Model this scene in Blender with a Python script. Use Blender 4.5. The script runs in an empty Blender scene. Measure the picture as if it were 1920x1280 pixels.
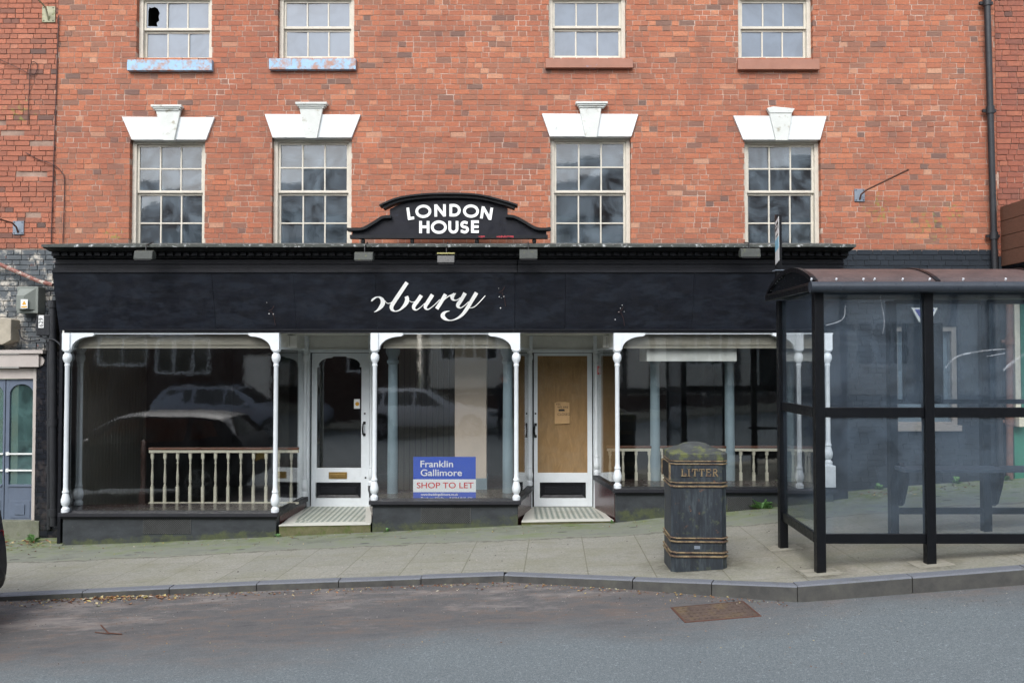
import bpy, math, random
from mathutils import Vector, Matrix
R = math.radians
SC = bpy.context.scene
COL = SC.collection

# ------------------------------------------------------------------ camera
F = 1550.0                       # focal length in pixels of the 1920 px wide photograph
PITCH = math.atan(40.0 / F)
EYE = Vector((0, 0, 2.0))
cd = bpy.data.cameras.new("camera")
cam = bpy.data.objects.new("camera", cd); COL.objects.link(cam)
cam.location = EYE; cam.rotation_euler = (math.pi / 2 + PITCH, 0, 0)
cd.sensor_width = 36.0; cd.lens = F / 1920 * 36.0; cd.clip_start = .05; cd.clip_end = 1000
SC.camera = cam
# ------------------------------------------------------------------ sky and sun
w = bpy.data.worlds.new("World"); SC.world = w; w.use_nodes = True
nt = w.node_tree; bg = nt.nodes['Background']
sk = nt.nodes.new('ShaderNodeTexSky'); sk.sky_type = 'NISHITA'; sk.sun_disc = False
SUN_EL, SUN_AZ = R(44), R(196)   # the sun stands behind the photographer
sk.sun_elevation = SUN_EL; sk.sun_rotation = SUN_AZ
sk.air_density = 1.0; sk.dust_density = 2.0; sk.ozone_density = 1.0
hs = nt.nodes.new('ShaderNodeHueSaturation'); hs.inputs['Saturation'].default_value = .37
nt.links.new(sk.outputs[0], hs.inputs['Color']); nt.links.new(hs.outputs[0], bg.inputs[0])
bg.inputs[1].default_value = .15
sl = bpy.data.lights.new("sun", 'SUN'); sl.energy = .6; sl.angle = R(25); sl.color = (1, .99, .975)
so = bpy.data.objects.new("sun", sl); COL.objects.link(so)
sd = Vector((math.sin(SUN_AZ) * math.cos(SUN_EL), math.cos(SUN_AZ) * math.cos(SUN_EL), math.sin(SUN_EL)))
so.rotation_euler = (-sd).to_track_quat('-Z', 'Y').to_euler()
SC.view_settings.view_transform = 'Standard'; SC.view_settings.look = 'None'
SC.view_settings.exposure = 1.22; SC.view_settings.gamma = 1
SC.cycles.max_bounces = 8; SC.cycles.transparent_max_bounces = 24
SC.cycles.glossy_bounces = 4; SC.cycles.diffuse_bounces = 4
SC.cycles.caustics_reflective = False; SC.cycles.caustics_refractive = False
SC.cycles.use_denoising = True

def at(px, py, Y):
    """point of the photographed scene that stands at distance Y and shows at pixel (px, py)"""
    d = (px - 960) / F; v = (640 - py) / F
    c, s = math.cos(PITCH), math.sin(PITCH)
    t = Y / (c - v * s)
    return Vector((d * t, Y, EYE.z + t * (s + v * c)))
def ax(px, Y, py=640): return at(px, py, Y).x
def az(py, Y): return at(960, py, Y).z

# ------------------------------------------------------------------ materials
def lin(c):
    return tuple(((v / 255) / 12.92 if v / 255 <= .04045 else ((v / 255 + .055) / 1.055) ** 2.4) for v in c)
class NT:
    def __init__(s, name):
        s.m = bpy.data.materials.new(name); s.m.use_nodes = True
        s.t = s.m.node_tree; s.n = s.t.nodes; s.b = s.n['Principled BSDF']; s.out = s.n['Material Output']
        s.pos = s.n.new('ShaderNodeNewGeometry').outputs['Position']
    def link(s, a, b): s.t.links.new(a, b)
    def val(s, x, sock):
        if hasattr(x, 'links') or isinstance(x, bpy.types.NodeSocket): s.link(x, sock)
        else:
            if isinstance(x, (tuple, list)) and len(x) == 3 and len(sock.default_value) == 4: x = (*x, 1)
            sock.default_value = x
    def map(s, sc, rot=(0, 0, 0), loc=(0, 0, 0), src=None):
        n = s.n.new('ShaderNodeMapping'); s.link(src or s.pos, n.inputs[0])
        n.inputs['Scale'].default_value = sc; n.inputs['Rotation'].default_value = rot; n.inputs['Location'].default_value = loc
        return n.outputs[0]
    def noise(s, scale, vec=None, detail=4, rough=.6, dist=0):
        n = s.n.new('ShaderNodeTexNoise'); s.link(vec or s.pos, n.inputs['Vector'])
        n.inputs['Scale'].default_value = scale; n.inputs['Detail'].default_value = detail
        n.inputs['Roughness'].default_value = rough; n.inputs['Distortion'].default_value = dist
        return n.outputs['Fac']
    def voro(s, scale, vec=None, feature='F1', out='Distance'):
        n = s.n.new('ShaderNodeTexVoronoi'); n.feature = feature; s.link(vec or s.pos, n.inputs['Vector'])
        n.inputs['Scale'].default_value = scale
        return n.outputs[out]
    def ramp(s, fac, stops, interp='LINEAR'):
        n = s.n.new('ShaderNodeValToRGB'); s.link(fac, n.inputs[0]); cr = n.color_ramp; cr.interpolation = interp
        while len(cr.elements) > 1: cr.elements.remove(cr.elements[-1])
        for i, (p, c) in enumerate(stops):
            e = cr.elements[0] if i == 0 else cr.elements.new(p)
            e.position = p
            e.color = (c, c, c, 1) if isinstance(c, (int, float)) else (*c, 1)
        return n.outputs[0]
    def mix(s, fac, a, b, mode='MIX'):
        n = s.n.new('ShaderNodeMix'); n.data_type = 'RGBA'; n.blend_type = mode
        s.val(fac, n.inputs[0]); s.val(a, n.inputs[6]); s.val(b, n.inputs[7]); return n.outputs[2]
    def math(s, op, a, b=0, clamp=False):
        n = s.n.new('ShaderNodeMath'); n.operation = op; n.use_clamp = clamp
        s.val(a, n.inputs[0]); s.val(b, n.inputs[1]); return n.outputs[0]
    def xyz(s, i):
        n = s.n.new('ShaderNodeSeparateXYZ'); s.link(s.pos, n.inputs[0]); return n.outputs[i]
    def bump(s, h, st=.3, d=.01):
        n = s.n.new('ShaderNodeBump'); n.inputs['Strength'].default_value = st; n.inputs['Distance'].default_value = d
        s.link(h, n.inputs['Height']); s.link(n.outputs[0], s.b.inputs['Normal'])
    def set(s, **k):
        for a, v in k.items(): s.val(v, s.b.inputs[{'col': 'Base Color', 'rough': 'Roughness', 'metal': 'Metallic', 'spec': 'Specular IOR Level', 'coat': 'Coat Weight'}[a]])
        return s
def paint(name, c, var=.25, scale=6, stretch=(1, 1, 1), rough=.5, bump=.15, bscale=60, dirt=None, dirt_amt=.5, dirt_scale=9, metal=0, coat=0, spec=.5, dirt2=None):
    """painted or plain surface: base colour with uneven tone, optional stains in a second colour"""
    k = NT(name); c = lin(c)
    lo = tuple(v * (1 - var) for v in c); hi = tuple(min(1, v * (1 + var)) for v in c)
    vec = k.map(stretch)
    col = k.ramp(k.noise(scale, vec, 6, .65), [(.3, lo), (.7, hi)])
    if dirt:
        f = k.ramp(k.noise(dirt_scale, k.map(stretch, loc=(3, 7, 1)), 8, .7), [(dirt_amt, 0.), (dirt_amt + .12, 1.)])
        col = k.mix(f, col, lin(dirt))
    if dirt2:
        f = k.ramp(k.noise(dirt_scale * 2.3, k.map((1, 1, 1), loc=(9, 2, 5)), 8, .7), [(.62, 0.), (.7, 1.)])
        col = k.mix(f, col, lin(dirt2))
    rr = k.ramp(k.noise(scale * 3, None, 4), [(.3, max(0, rough - .1)), (.7, min(1, rough + .12))])
    k.set(col=col, rough=rr, metal=metal, coat=coat, spec=spec)
    if bump: k.bump(k.noise(bscale, vec, 5), bump, .006)
    return k.m
M = {}
def brick_mat(name, stops, lime, limeamt, moss=True, dark=None):
    k = NT(name)
    a = k.n.new('ShaderNodeAttribute'); a.attribute_name = 'tint'
    col = k.ramp(a.outputs['Fac'], stops)
    n1 = k.noise(38, None, 6, .7)
    col = k.mix(k.ramp(n1, [(.32, .5), (.62, 0.)]), col, tuple(v * .6 for v in stops[0][1]))
    big = k.noise(.7, None, 4)
    if lime: col = k.mix(k.ramp(big, [(.35, .35), (.6, 0.)]), col, lin((140, 84, 70)))
    if lime:
        col = k.mix(k.ramp(k.noise(1.3, k.map((1.6, 1, .6), loc=(4, 0, 2)), 7, .7), [(.5, 0.), (.72, .4)]), col, lin((112, 84, 74)))
        col = k.mix(k.ramp(k.noise(9, None, 8, .75), [(limeamt, 0.), (limeamt + .09, .75)]), col, lin(lime))
    if moss:
        for (cx, cz, r) in ((ax(1745, 11.5), az(420, 11.5), .55), (ax(1650, 11.5), az(395, 11.5), .5), (ax(215, 11.5), az(440, 11.5), .35), (ax(30, 11.5), az(210, 11.5), .4), (ax(1790, 11.5), az(395, 11.5), .35)):
            v = k.n.new('ShaderNodeVectorMath'); v.operation = 'DISTANCE'; k.link(k.pos, v.inputs[0]); v.inputs[1].default_value = (cx, 11.5, cz)
            g = k.ramp(k.math('DIVIDE', v.outputs['Value'], r), [(.2, .16), (1, 0.)])
            f = k.ramp(k.math('ADD', k.noise(14, None, 6, .7), g), [(.68, 0.), (.76, .8)])
            col = k.mix(f, col, lin((138, 140, 74)))
    k.set(col=col, rough=.88, spec=.3)
    k.bump(k.noise(70, None, 6, .7), .5, .008)
    return k.m
B = lambda *c: lin(c)
M['brick'] = brick_mat('orange_red_brick', [(0, B(118, 98, 90)), (.1, B(144, 108, 92)), (.3, B(162, 112, 90)), (.5, B(176, 111, 85)), (.72, B(192, 119, 88)), (.9, B(204, 140, 108)), (1, B(204, 156, 128))], (196, 168, 150), .68)
M['brick_left'] = brick_mat('old_red_brick', [(0, B(104, 86, 80)), (.2, B(146, 100, 84)), (.5, B(174, 111, 88)), (.8, B(192, 120, 94)), (1, B(202, 144, 118))], (186, 160, 148), .66)
M['brick_right'] = brick_mat('dull_red_brick', [(0, B(98, 78, 72)), (.3, B(144, 94, 80)), (.6, B(166, 102, 82)), (1, B(186, 120, 94))], (190, 165, 155), .66)
M['brick_black'] = brick_mat('black_painted_brick', [(0, B(40, 46, 53)), (1, B(50, 57, 65))], None, 0, False)
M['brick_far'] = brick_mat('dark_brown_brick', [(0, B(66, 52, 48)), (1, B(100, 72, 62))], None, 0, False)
def mortar(name, a, b, c):
    k = NT(name)
    col = k.ramp(k.noise(2.2, None, 8, .7), [(.35, lin(a)), (.52, lin(b)), (.66, lin(c))])
    k.set(col=k.mix(k.ramp(k.noise(60), [(.3, .4), (.7, 0.)]), col, lin(a)), rough=.95); k.bump(k.noise(120), .5, .006); return k.m
M['mortar'] = mortar('lime_mortar', (140, 112, 98), (184, 156, 140), (224, 208, 194))
M['mortar_left'] = mortar('sooty_mortar', (122, 100, 90), (168, 142, 126), (210, 192, 178))
M['mortar_black'] = paint('black_painted_mortar', (40, 46, 53), .2, 5, rough=.6)
M['black'] = paint('black_fascia_paint', (19, 22, 30), .45, 3.2, (1, 1, 3), .45, .12, 30, spec=.35, dirt=(30, 35, 44), dirt_amt=.47, dirt_scale=2.6)
M['black_plain'] = paint('black_joinery_paint', (20, 22, 28), .3, 8, spec=.3, rough=.42, bump=.2, bscale=25, dirt=(70, 74, 80), dirt_amt=.74, dirt_scale=14)
M['cornice'] = paint('weathered_black_cornice', (22, 24, 27), .4, 9, spec=.3, rough=.6, bump=.4, bscale=40, dirt=(86, 90, 84), dirt_amt=.66, dirt_scale=12)
M['flashing'] = paint('flaking_lead_flashing', (66, 70, 66), .4, 12, rough=.7, bump=.5, bscale=40, dirt=(222, 226, 226), dirt_amt=.55, dirt_scale=16)
M['signblack'] = paint('sign_panel_black', (18, 20, 30), .3, 4, spec=.3, stretch=(1, 1, 3), rough=.4, bump=.1, bscale=30, dirt=(44, 50, 70), dirt_amt=.64, dirt_scale=4)
M['white'] = paint('white_gloss_paint', (222, 228, 232), .06, 5, rough=.35, bump=.12, bscale=45, dirt=(176, 178, 172), dirt_amt=.74, dirt_scale=12)
M['lintel'] = paint('white_masonry_paint', (224, 228, 228), .05, 5, stretch=(1.5, 1, .6), rough=.7, bump=.35, bscale=60, dirt=(182, 186, 180), dirt_amt=.6, dirt_scale=7)
M['keystone'] = paint('weathered_keystone_paint', (208, 211, 206), .08, 6, rough=.75, bump=.5, bscale=60, dirt=(160, 156, 140), dirt_amt=.57, dirt_scale=9)
M['sash'] = paint('flaking_cream_sash_paint', (206, 200, 186), .1, 9, rough=.6, bump=.5, bscale=50, dirt=(148, 130, 108), dirt_amt=.62, dirt_scale=22, dirt2=(120, 112, 100))
M['sill_brown'] = paint('brown_sill_paint', (158, 112, 94), .1, 6, rough=.7, bump=.3)
M['sill_blue'] = paint('peeling_blue_sill_paint', (152, 186, 212), .1, 6, rough=.65, bump=.6, dirt=(170, 134, 120), dirt_amt=.465, dirt_scale=9, dirt2=(190, 150, 130))
M['sill_patch'] = paint('brown_sill_paint_with_blue_patch', (158, 112, 94), .1, 6, rough=.7, bump=.3, dirt=(140, 178, 214), dirt_amt=.63, dirt_scale=5)
M['offwhite'] = paint('dull_off_white_paint', (214, 214, 208), .1, 4, rough=.6, bump=.2, dirt=(150, 148, 138), dirt_amt=.64, dirt_scale=8)
M['valance'] = paint('beige_ceiling_paint', (158, 152, 138), .08, 3, rough=.7)
M['cream'] = paint('cream_paint', (214, 208, 188), .06, 6, rough=.5)
M['handrail'] = paint('varnished_red_brown_wood', (104, 66, 48), .3, 8, (1, 8, 8), .35)
M['darkwood'] = paint('dark_stained_wood', (52, 34, 28), .3, 9, rough=.4)
M['column_blue'] = paint('blue_grey_column_paint', (140, 158, 166), .06, 4, rough=.45)
M['pillar'] = paint('pinkish_cream_wall_paint', (214, 196, 178), .05, 3, rough=.8)
M['tng'] = paint('grey_cream_boarding_paint', (140, 134, 122), .12, 14, (6, 6, .2), .6)
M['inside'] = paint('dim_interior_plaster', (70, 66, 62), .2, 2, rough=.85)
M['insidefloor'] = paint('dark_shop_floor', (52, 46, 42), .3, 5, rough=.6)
M['bed'] = paint('varnished_window_bed', (66, 54, 50), .25, 5, (1, 6, 1), .22, .05)
M['plinth'] = paint('black_painted_plinth', (46, 51, 56), .25, 5, (1, 1, 2), .55, .3, 40, dirt=(74, 82, 50), dirt_amt=.63, dirt_scale=6)
M['vent'] = paint('vent_hole_black', (12, 12, 13), .1, 5, rough=.9)
M['grey_vent'] = paint('grey_vent_plate', (70, 72, 72), .2, 6, rough=.6)
M['brass'] = paint('dull_brass', (150, 124, 74), .2, 12, rough=.42, metal=.7)
M['iron'] = paint('black_iron', (26, 26, 28), .3, 15, rough=.5, metal=.3)
M['galv'] = paint('galvanised_plate', (128, 138, 150), .15, 14, rough=.6, metal=.2)
M['rustrod'] = paint('rusty_rod', (92, 62, 50), .3, 20, rough=.85)
M['oldplate'] = paint('mossy_cream_plate', (168, 166, 140), .2, 14, rough=.8, dirt=(110, 118, 70), dirt_amt=.55, dirt_scale=20)
M['cable'] = paint('brown_cable', (66, 44, 42), .2, 10, rough=.7)
M['pipe'] = paint('black_cast_iron_pipe', (36, 38, 42), .25, 10, rough=.45, bump=.2)
M['flood'] = paint('mossy_grey_floodlight', (58, 62, 58), .2, 20, rough=.6, dirt=(98, 102, 62), dirt_amt=.58, dirt_scale=20)
M['flood_front'] = paint('floodlight_face', (30, 32, 32), .2, 20, rough=.3)
M['yellowed'] = paint('yellowed_plastic_strip', (176, 170, 110), .1, 10, rough=.6)
M['greybox'] = paint('grey_meter_box', (122, 128, 122), .08, 8, rough=.5)
M['blackbox'] = paint('black_service_box', (28, 31, 36), .2, 8, rough=.45)
M['label_white'] = paint('white_label', (226, 228, 226), .03, 8, rough=.5)
M['label_yellow'] = paint('yellow_label', (214, 156, 40), .05, 8, rough=.5)
M['ink'] = paint('black_ink', (22, 22, 26), .1, 8, rough=.6)
M['peeling'] = paint('peeling_slate_paint', (84, 90, 94), .25, 6, rough=.7, bump=.9, bscale=14, dirt=(196, 190, 178), dirt_amt=.5, dirt_scale=5.5, dirt2=(150, 92, 72))
M['redflake'] = paint('flaking_red_rail', (136, 88, 78), .2, 12, rough=.75, bump=.6, dirt=(196, 190, 178), dirt_amt=.49, dirt_scale=14)
M['stone'] = paint('weathered_pale_stone', (168, 160, 144), .15, 8, rough=.85, bump=.5, dirt=(130, 132, 96), dirt_amt=.62)
M['doorframe'] = paint('worn_pinkish_cream_frame', (180, 172, 166), .08, 7, rough=.6, dirt=(128, 130, 110), dirt_amt=.64, dirt_scale=9)
M['door_blue'] = paint('slate_blue_door_paint', (92, 103, 120), .1, 5, rough=.5, dirt=(100, 108, 90), dirt_amt=.68, dirt_scale=5)
M['threshold'] = paint('mossy_stone_threshold', (112, 114, 100), .2, 9, rough=.9, dirt=(92, 100, 66), dirt_amt=.56)
M['tileblack'] = None
M['maroon'] = None
M['bus'] = paint('black_powder_coat', (13, 15, 19), .2, 12, spec=.3, rough=.38, bump=.05)
M['bus_grey'] = paint('dark_grey_gutter', (52, 58, 66), .15, 9, rough=.35)
M['bench'] = paint('black_slat_seat', (62, 70, 82), .2, 8, rough=.45)
M['case'] = paint('timetable_case_black', (18, 20, 22), .1, 8, rough=.18)
M['rivet'] = paint('bright_rivet', (226, 230, 234), .03, 8, rough=.3)
M['purple'] = paint('purple_blue_sign', (88, 88, 160), .05, 8, rough=.4)
M['signblue'] = paint('pale_blue_sign_band', (128, 200, 226), .05, 8, rough=.4)
M['royal'] = paint('royal_blue_board', (30, 80, 200), .04, 5, rough=.35, bump=.05)
M['red'] = paint('red_lettering', (222, 50, 50), .05, 8, rough=.5)
M['redpaint'] = paint('red_flaking_paint', (160, 50, 60), .3, 20, rough=.7)
M['letter'] = paint('white_raised_letter', (250, 251, 248), .03, 8, rough=.45)
M['cardboard'] = paint('cardboard', (186, 152, 108), .08, 12, rough=.85)
M['timberbox'] = paint('brown_timber_boards', (104, 74, 60), .25, 10, (1, 1, 8), .6, .4, 30)
M['green'] = paint('green_shop_paint', (52, 128, 100), .08, 6, rough=.45)
M['terracotta'] = paint('terracotta_pipe', (112, 84, 74), .2, 9, rough=.7)
M['net'] = paint('dusty_window_blind', (150, 166, 172), .2, 5, rough=.8)
M['brownply'] = None
M['rubber'] = paint('tyre_rubber', (22, 22, 23), .15, 12, rough=.8)
M['rim'] = paint('alloy_rim', (140, 144, 150), .1, 10, rough=.3, metal=.7)
M['trim'] = paint('black_plastic_trim', (14, 15, 16), .1, 10, rough=.5)
M['carglass'] = paint('dark_tinted_car_glass', (14, 17, 19), .05, 10, rough=.04, spec=.8, bump=0)
M['car_dark'] = paint('dark_blue_black_car_paint', (20, 22, 30), .05, 3, rough=.45, spec=.3, coat=.15, bump=0)
M['car_grey'] = paint('grey_metallic_car_paint', (126, 136, 152), .03, 3, rough=.4, coat=.6, bump=0)
M['car_silver'] = paint('silver_metallic_car_paint', (186, 192, 198), .03, 3, rough=.4, coat=.6, bump=0)
M['taillight'] = paint('red_tail_lamp', (160, 20, 26), .1, 10, rough=.15, coat=1, bump=0)
M['reflector'] = paint('grey_reflector_insert', (120, 130, 134), .1, 10, rough=.3)
M['plate_yellow'] = paint('yellow_number_plate', (206, 170, 40), .04, 8, rough=.4)
M['timberframe'] = paint('black_stained_timber', (26, 24, 24), .2, 6, rough=.8)
M['render'] = paint('white_render', (206, 206, 200), .06, 3, rough=.85)
M['rooftile'] = paint('brown_clay_roof', (92, 66, 56), .3, 18, (1, 5, 5), .85, .5)
M['slate'] = paint('grey_slate_roof', (84, 86, 92), .25, 18, (1, 5, 5), .7, .4)
M['skin'] = paint('skin', (206, 150, 128), .08, 20, rough=.55)
M['hair'] = paint('thin_grey_hair', (120, 112, 106), .2, 60, rough=.8)
M['jacket'] = paint('dark_jacket_cloth', (34, 36, 42), .2, 20, rough=.85)
M['trousers'] = paint('dark_trouser_cloth', (44, 46, 54), .2, 20, rough=.85)
M['earth'] = paint('dark_grass_ground', (74, 82, 52), .3, 2, rough=.95)
M['leafgreen'] = paint('weed_green', (92, 132, 74), .25, 30, rough=.6)
M['sticker_red'] = M['red']

def bin_mat():
    k = NT('weathered_blue_black_bin_paint')
    c = k.ramp(k.noise(7, k.map((3.5, 3.5, .5)), 7, .7), [(.25, lin((22, 26, 30))), (.5, lin((41, 48, 55))), (.75, lin((78, 87, 90)))])
    c = k.mix(k.ramp(k.noise(11, None, 7, .75), [(.62, 0.), (.7, .8)]), c, lin((122, 84, 56)))
    up = k.math('MULTIPLY', k.xyz(2), 1)
    c = k.mix(k.ramp(k.noise(9, k.map((1, 1, 1), loc=(4, 4, 4)), 7, .7), [(.56, 0.), (.68, .6)]), c, lin((94, 100, 70)))
    k.set(col=c, rough=.55); k.bump(k.noise(30, None, 6), .3, .006); return k.m
M['bin'] = bin_mat()
M['bin_top'] = paint('mossy_bin_lid', (66, 70, 70), .2, 12, rough=.85, bump=.5, dirt=(96, 102, 62), dirt_amt=.5, dirt_scale=9)
M['gold'] = paint('worn_gilt_band', (128, 112, 84), .3, 22, rough=.7, dirt=(84, 66, 56), dirt_amt=.47, dirt_scale=13, dirt2=(60, 66, 70))

def upper_glass(name, dust, lo, hi, seed, st=.15, rf=.09, tc=(.85, .88, .9)):
    k = NT(name)
    n = k.noise(2.1, k.map((1, 1, 1), loc=(seed, seed, seed)), 6, .6, 1.2)
    f = k.ramp(n, [(.35, lo), (.62, hi)])
    streak = k.ramp(k.noise(4, k.map((1, 1, .5), loc=(seed, 0, 0)), 4), [(.4, 0.), (.75, st)])
    f = k.math('ADD', f, streak, True)
    dif = k.n.new('ShaderNodeBsdfDiffuse'); dif.inputs[0].default_value = (*lin(dust), 1)
    tr = k.n.new('ShaderNodeBsdfTransparent'); tr.inputs[0].default_value = (*tc, 1)
    m1 = k.n.new('ShaderNodeMixShader'); k.link(f, m1.inputs[0]); k.link(tr.outputs[0], m1.inputs[1]); k.link(dif.outputs[0], m1.inputs[2])
    gl = k.n.new('ShaderNodeBsdfGlossy'); gl.inputs['Roughness'].default_value = .03
    lw = k.n.new('ShaderNodeLayerWeight'); lw.inputs[0].default_value = .5
    fr = k.ramp(lw.outputs['Facing'], [(0, rf), (.6, rf * 1.5), (1, .9)])
    m2 = k.n.new('ShaderNodeMixShader'); k.link(fr, m2.inputs[0]); k.link(m1.outputs[0], m2.inputs[1]); k.link(gl.outputs[0], m2.inputs[2])
    b = k.n.new('ShaderNodeBump'); b.inputs['Strength'].default_value = .05; b.inputs['Distance'].default_value = .01
    k.link(k.noise(3), b.inputs['Height']); k.link(b.outputs[0], gl.inputs['Normal'])
    k.link(m2.outputs[0], k.out.inputs[0]); return k.m
M['glass_low'] = upper_glass('dusty_sash_glass', (132, 148, 160), .03, .42, 3)
M['glass_high'] = upper_glass('milky_blue_sash_glass', (112, 124, 138), .7, .95, 8)
M['glass_shop'] = upper_glass('plate_glass', (150, 160, 165), 0., .006, 5, 0., .13, (.97, .985, .985))
M['glass_bus'] = upper_glass('scratched_shelter_glazing', (122, 140, 158), .05, .15, 11, .02, .05, (.95, .97, .98))
M['glass_door'] = upper_glass('grimy_door_glass', (96, 130, 128), .1, .5, 13)

def tile_mat(name, base, grout, vec_rot, scale):
    k = NT(name)
    n = k.n.new('ShaderNodeTexBrick'); v = k.map((1, 1, 1), rot=vec_rot); k.link(v, n.inputs['Vector'])
    n.inputs['Scale'].default_value = 1; n.offset = .5
    n.inputs['Brick Width'].default_value = scale[0]; n.inputs['Row Height'].default_value = scale[1]; n.inputs['Mortar Size'].default_value = .004
    c = lin(base)
    n.inputs['Color1'].default_value = (*c, 1); n.inputs['Color2'].default_value = (*[v * .7 for v in c], 1); n.inputs['Mortar'].default_value = (*lin(grout), 1)
    k.set(col=k.mix(k.ramp(k.noise(8, None, 5), [(.5, 0.), (.75, .35)]), n.outputs['Color'], lin((110, 100, 96))), rough=.25); k.bump(n.outputs['Fac'], -.3, .004); return k.m
M['tileblack'] = tile_mat('black_glazed_tile', (30, 33, 40), (14, 14, 16), (R(90), 0, 0), (.15, .075))
M['maroon'] = tile_mat('maroon_glazed_tile', (74, 28, 32), (34, 18, 20), (R(90), 0, R(90)), (.15, .15))
def ply_mat():
    k = NT('plywood_sheet')
    g = k.noise(4, k.map((3, 1, .9)), 8, .75, .8)
    c = k.ramp(g, [(.3, lin((124, 98, 64))), (.55, lin((146, 116, 76))), (.8, lin((164, 134, 94)))])
    c = k.mix(k.ramp(k.noise(2.5, None, 5), [(.45, 0.), (.8, .5)]), c, lin((150, 136, 112)))
    k.set(col=c, rough=.7); return k.m
M['brownply'] = ply_mat()
def checker_mat():
    k = NT('green_and_white_mosaic_tile')
    n = k.n.new('ShaderNodeTexChecker'); k.link(k.map((1, 1, 1), rot=(0, 0, R(45)), loc=(0, 0, .013)), n.inputs['Vector'])
    n.inputs['Scale'].default_value = 1 / .052
    n.inputs['Color1'].default_value = (*lin((206, 206, 196)), 1); n.inputs['Color2'].default_value = (*lin((112, 128, 118)), 1)
    k.set(col=k.mix(k.ramp(k.noise(5, None, 6), [(.45, 0.), (.75, .45)]), n.outputs['Color'], lin((140, 140, 118))), rough=.5); return k.m
M['checker'] = checker_mat()
M['nosing'] = paint('white_marble_nosing', (206, 206, 196), .06, 6, rough=.5, dirt=(140, 132, 96), dirt_amt=.64)
M['step_riser'] = paint('mossy_step_riser', (98, 96, 68), .25, 9, rough=.9, dirt=(76, 92, 40), dirt_amt=.5)

def asphalt():
    k = NT('worn_asphalt')
    sp = k.voro(150)
    c = k.ramp(k.noise(170, None, 3, .8), [(.28, lin((70, 77, 80))), (.5, lin((106, 114, 116))), (.72, lin((156, 164, 166)))])
    c = k.mix(k.ramp(k.noise(1.1, None, 5), [(.35, .3), (.7, 0.)]), c, lin((96, 102, 106)))
    c = k.mix(k.ramp(k.noise(55, None, 4, .85), [(.36, .55), (.5, 0.)]), c, lin((70, 78, 84)))
    c = k.mix(k.ramp(k.noise(48, k.map((1, 1, 1), loc=(5, 5, 5)), 4, .85), [(.56, 0.), (.68, .5)]), c, lin((176, 186, 190)))
    # brown silt that lies along the kerb and in the lay-by
    y = k.xyz(1); x = k.xyz(0)
    edge = k.math('ADD', y, k.math('MULTIPLY', k.noise(.9, k.map((.6, 1, 1)), 5, .7), 1.6))
    edge = k.math('ADD', edge, k.ramp(k.math('DIVIDE', k.math('ADD', x, 8), 16), [(0, .65), (.5, .4), (.68, .0), (.8, -.35), (1, -.45)]))
    silt = k.ramp(k.math('DIVIDE', edge, 10), [(.715, 0.), (.80, .85)])
    sc = k.ramp(k.noise(5, k.map((.5, 1.4, 1)), 8, .75), [(.3, lin((76, 74, 76))), (.5, lin((98, 95, 94))), (.6, lin((110, 96, 88))), (.75, lin((128, 123, 118)))])
    sc = k.mix(k.ramp(k.noise(90, None, 4, .8), [(.35, .35), (.6, 0.), (.78, .0)]), sc, lin((54, 50, 48)))
    sc = k.mix(k.ramp(k.noise(110, None, 3, .9), [(.62, 0.), (.72, .7)]), sc, lin((176, 168, 160)))
    c = k.mix(silt, c, sc)
    light = k.ramp(k.math('ADD', k.noise(1.6, k.map((.5, 1.5, 1)), 8, .8), k.ramp(k.math('DIVIDE', edge, 10), [(.8, -.0), (.86, .12)])), [(.62, 0.), (.75, .6)])
    c = k.mix(k.math('MULTIPLY', light, silt), c, lin((160, 152, 146)))
    k.set(col=c, rough=.85, spec=.35); k.bump(k.noise(130, None, 3, .8), .6, .006); return k.m
M['asphalt'] = asphalt()
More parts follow.
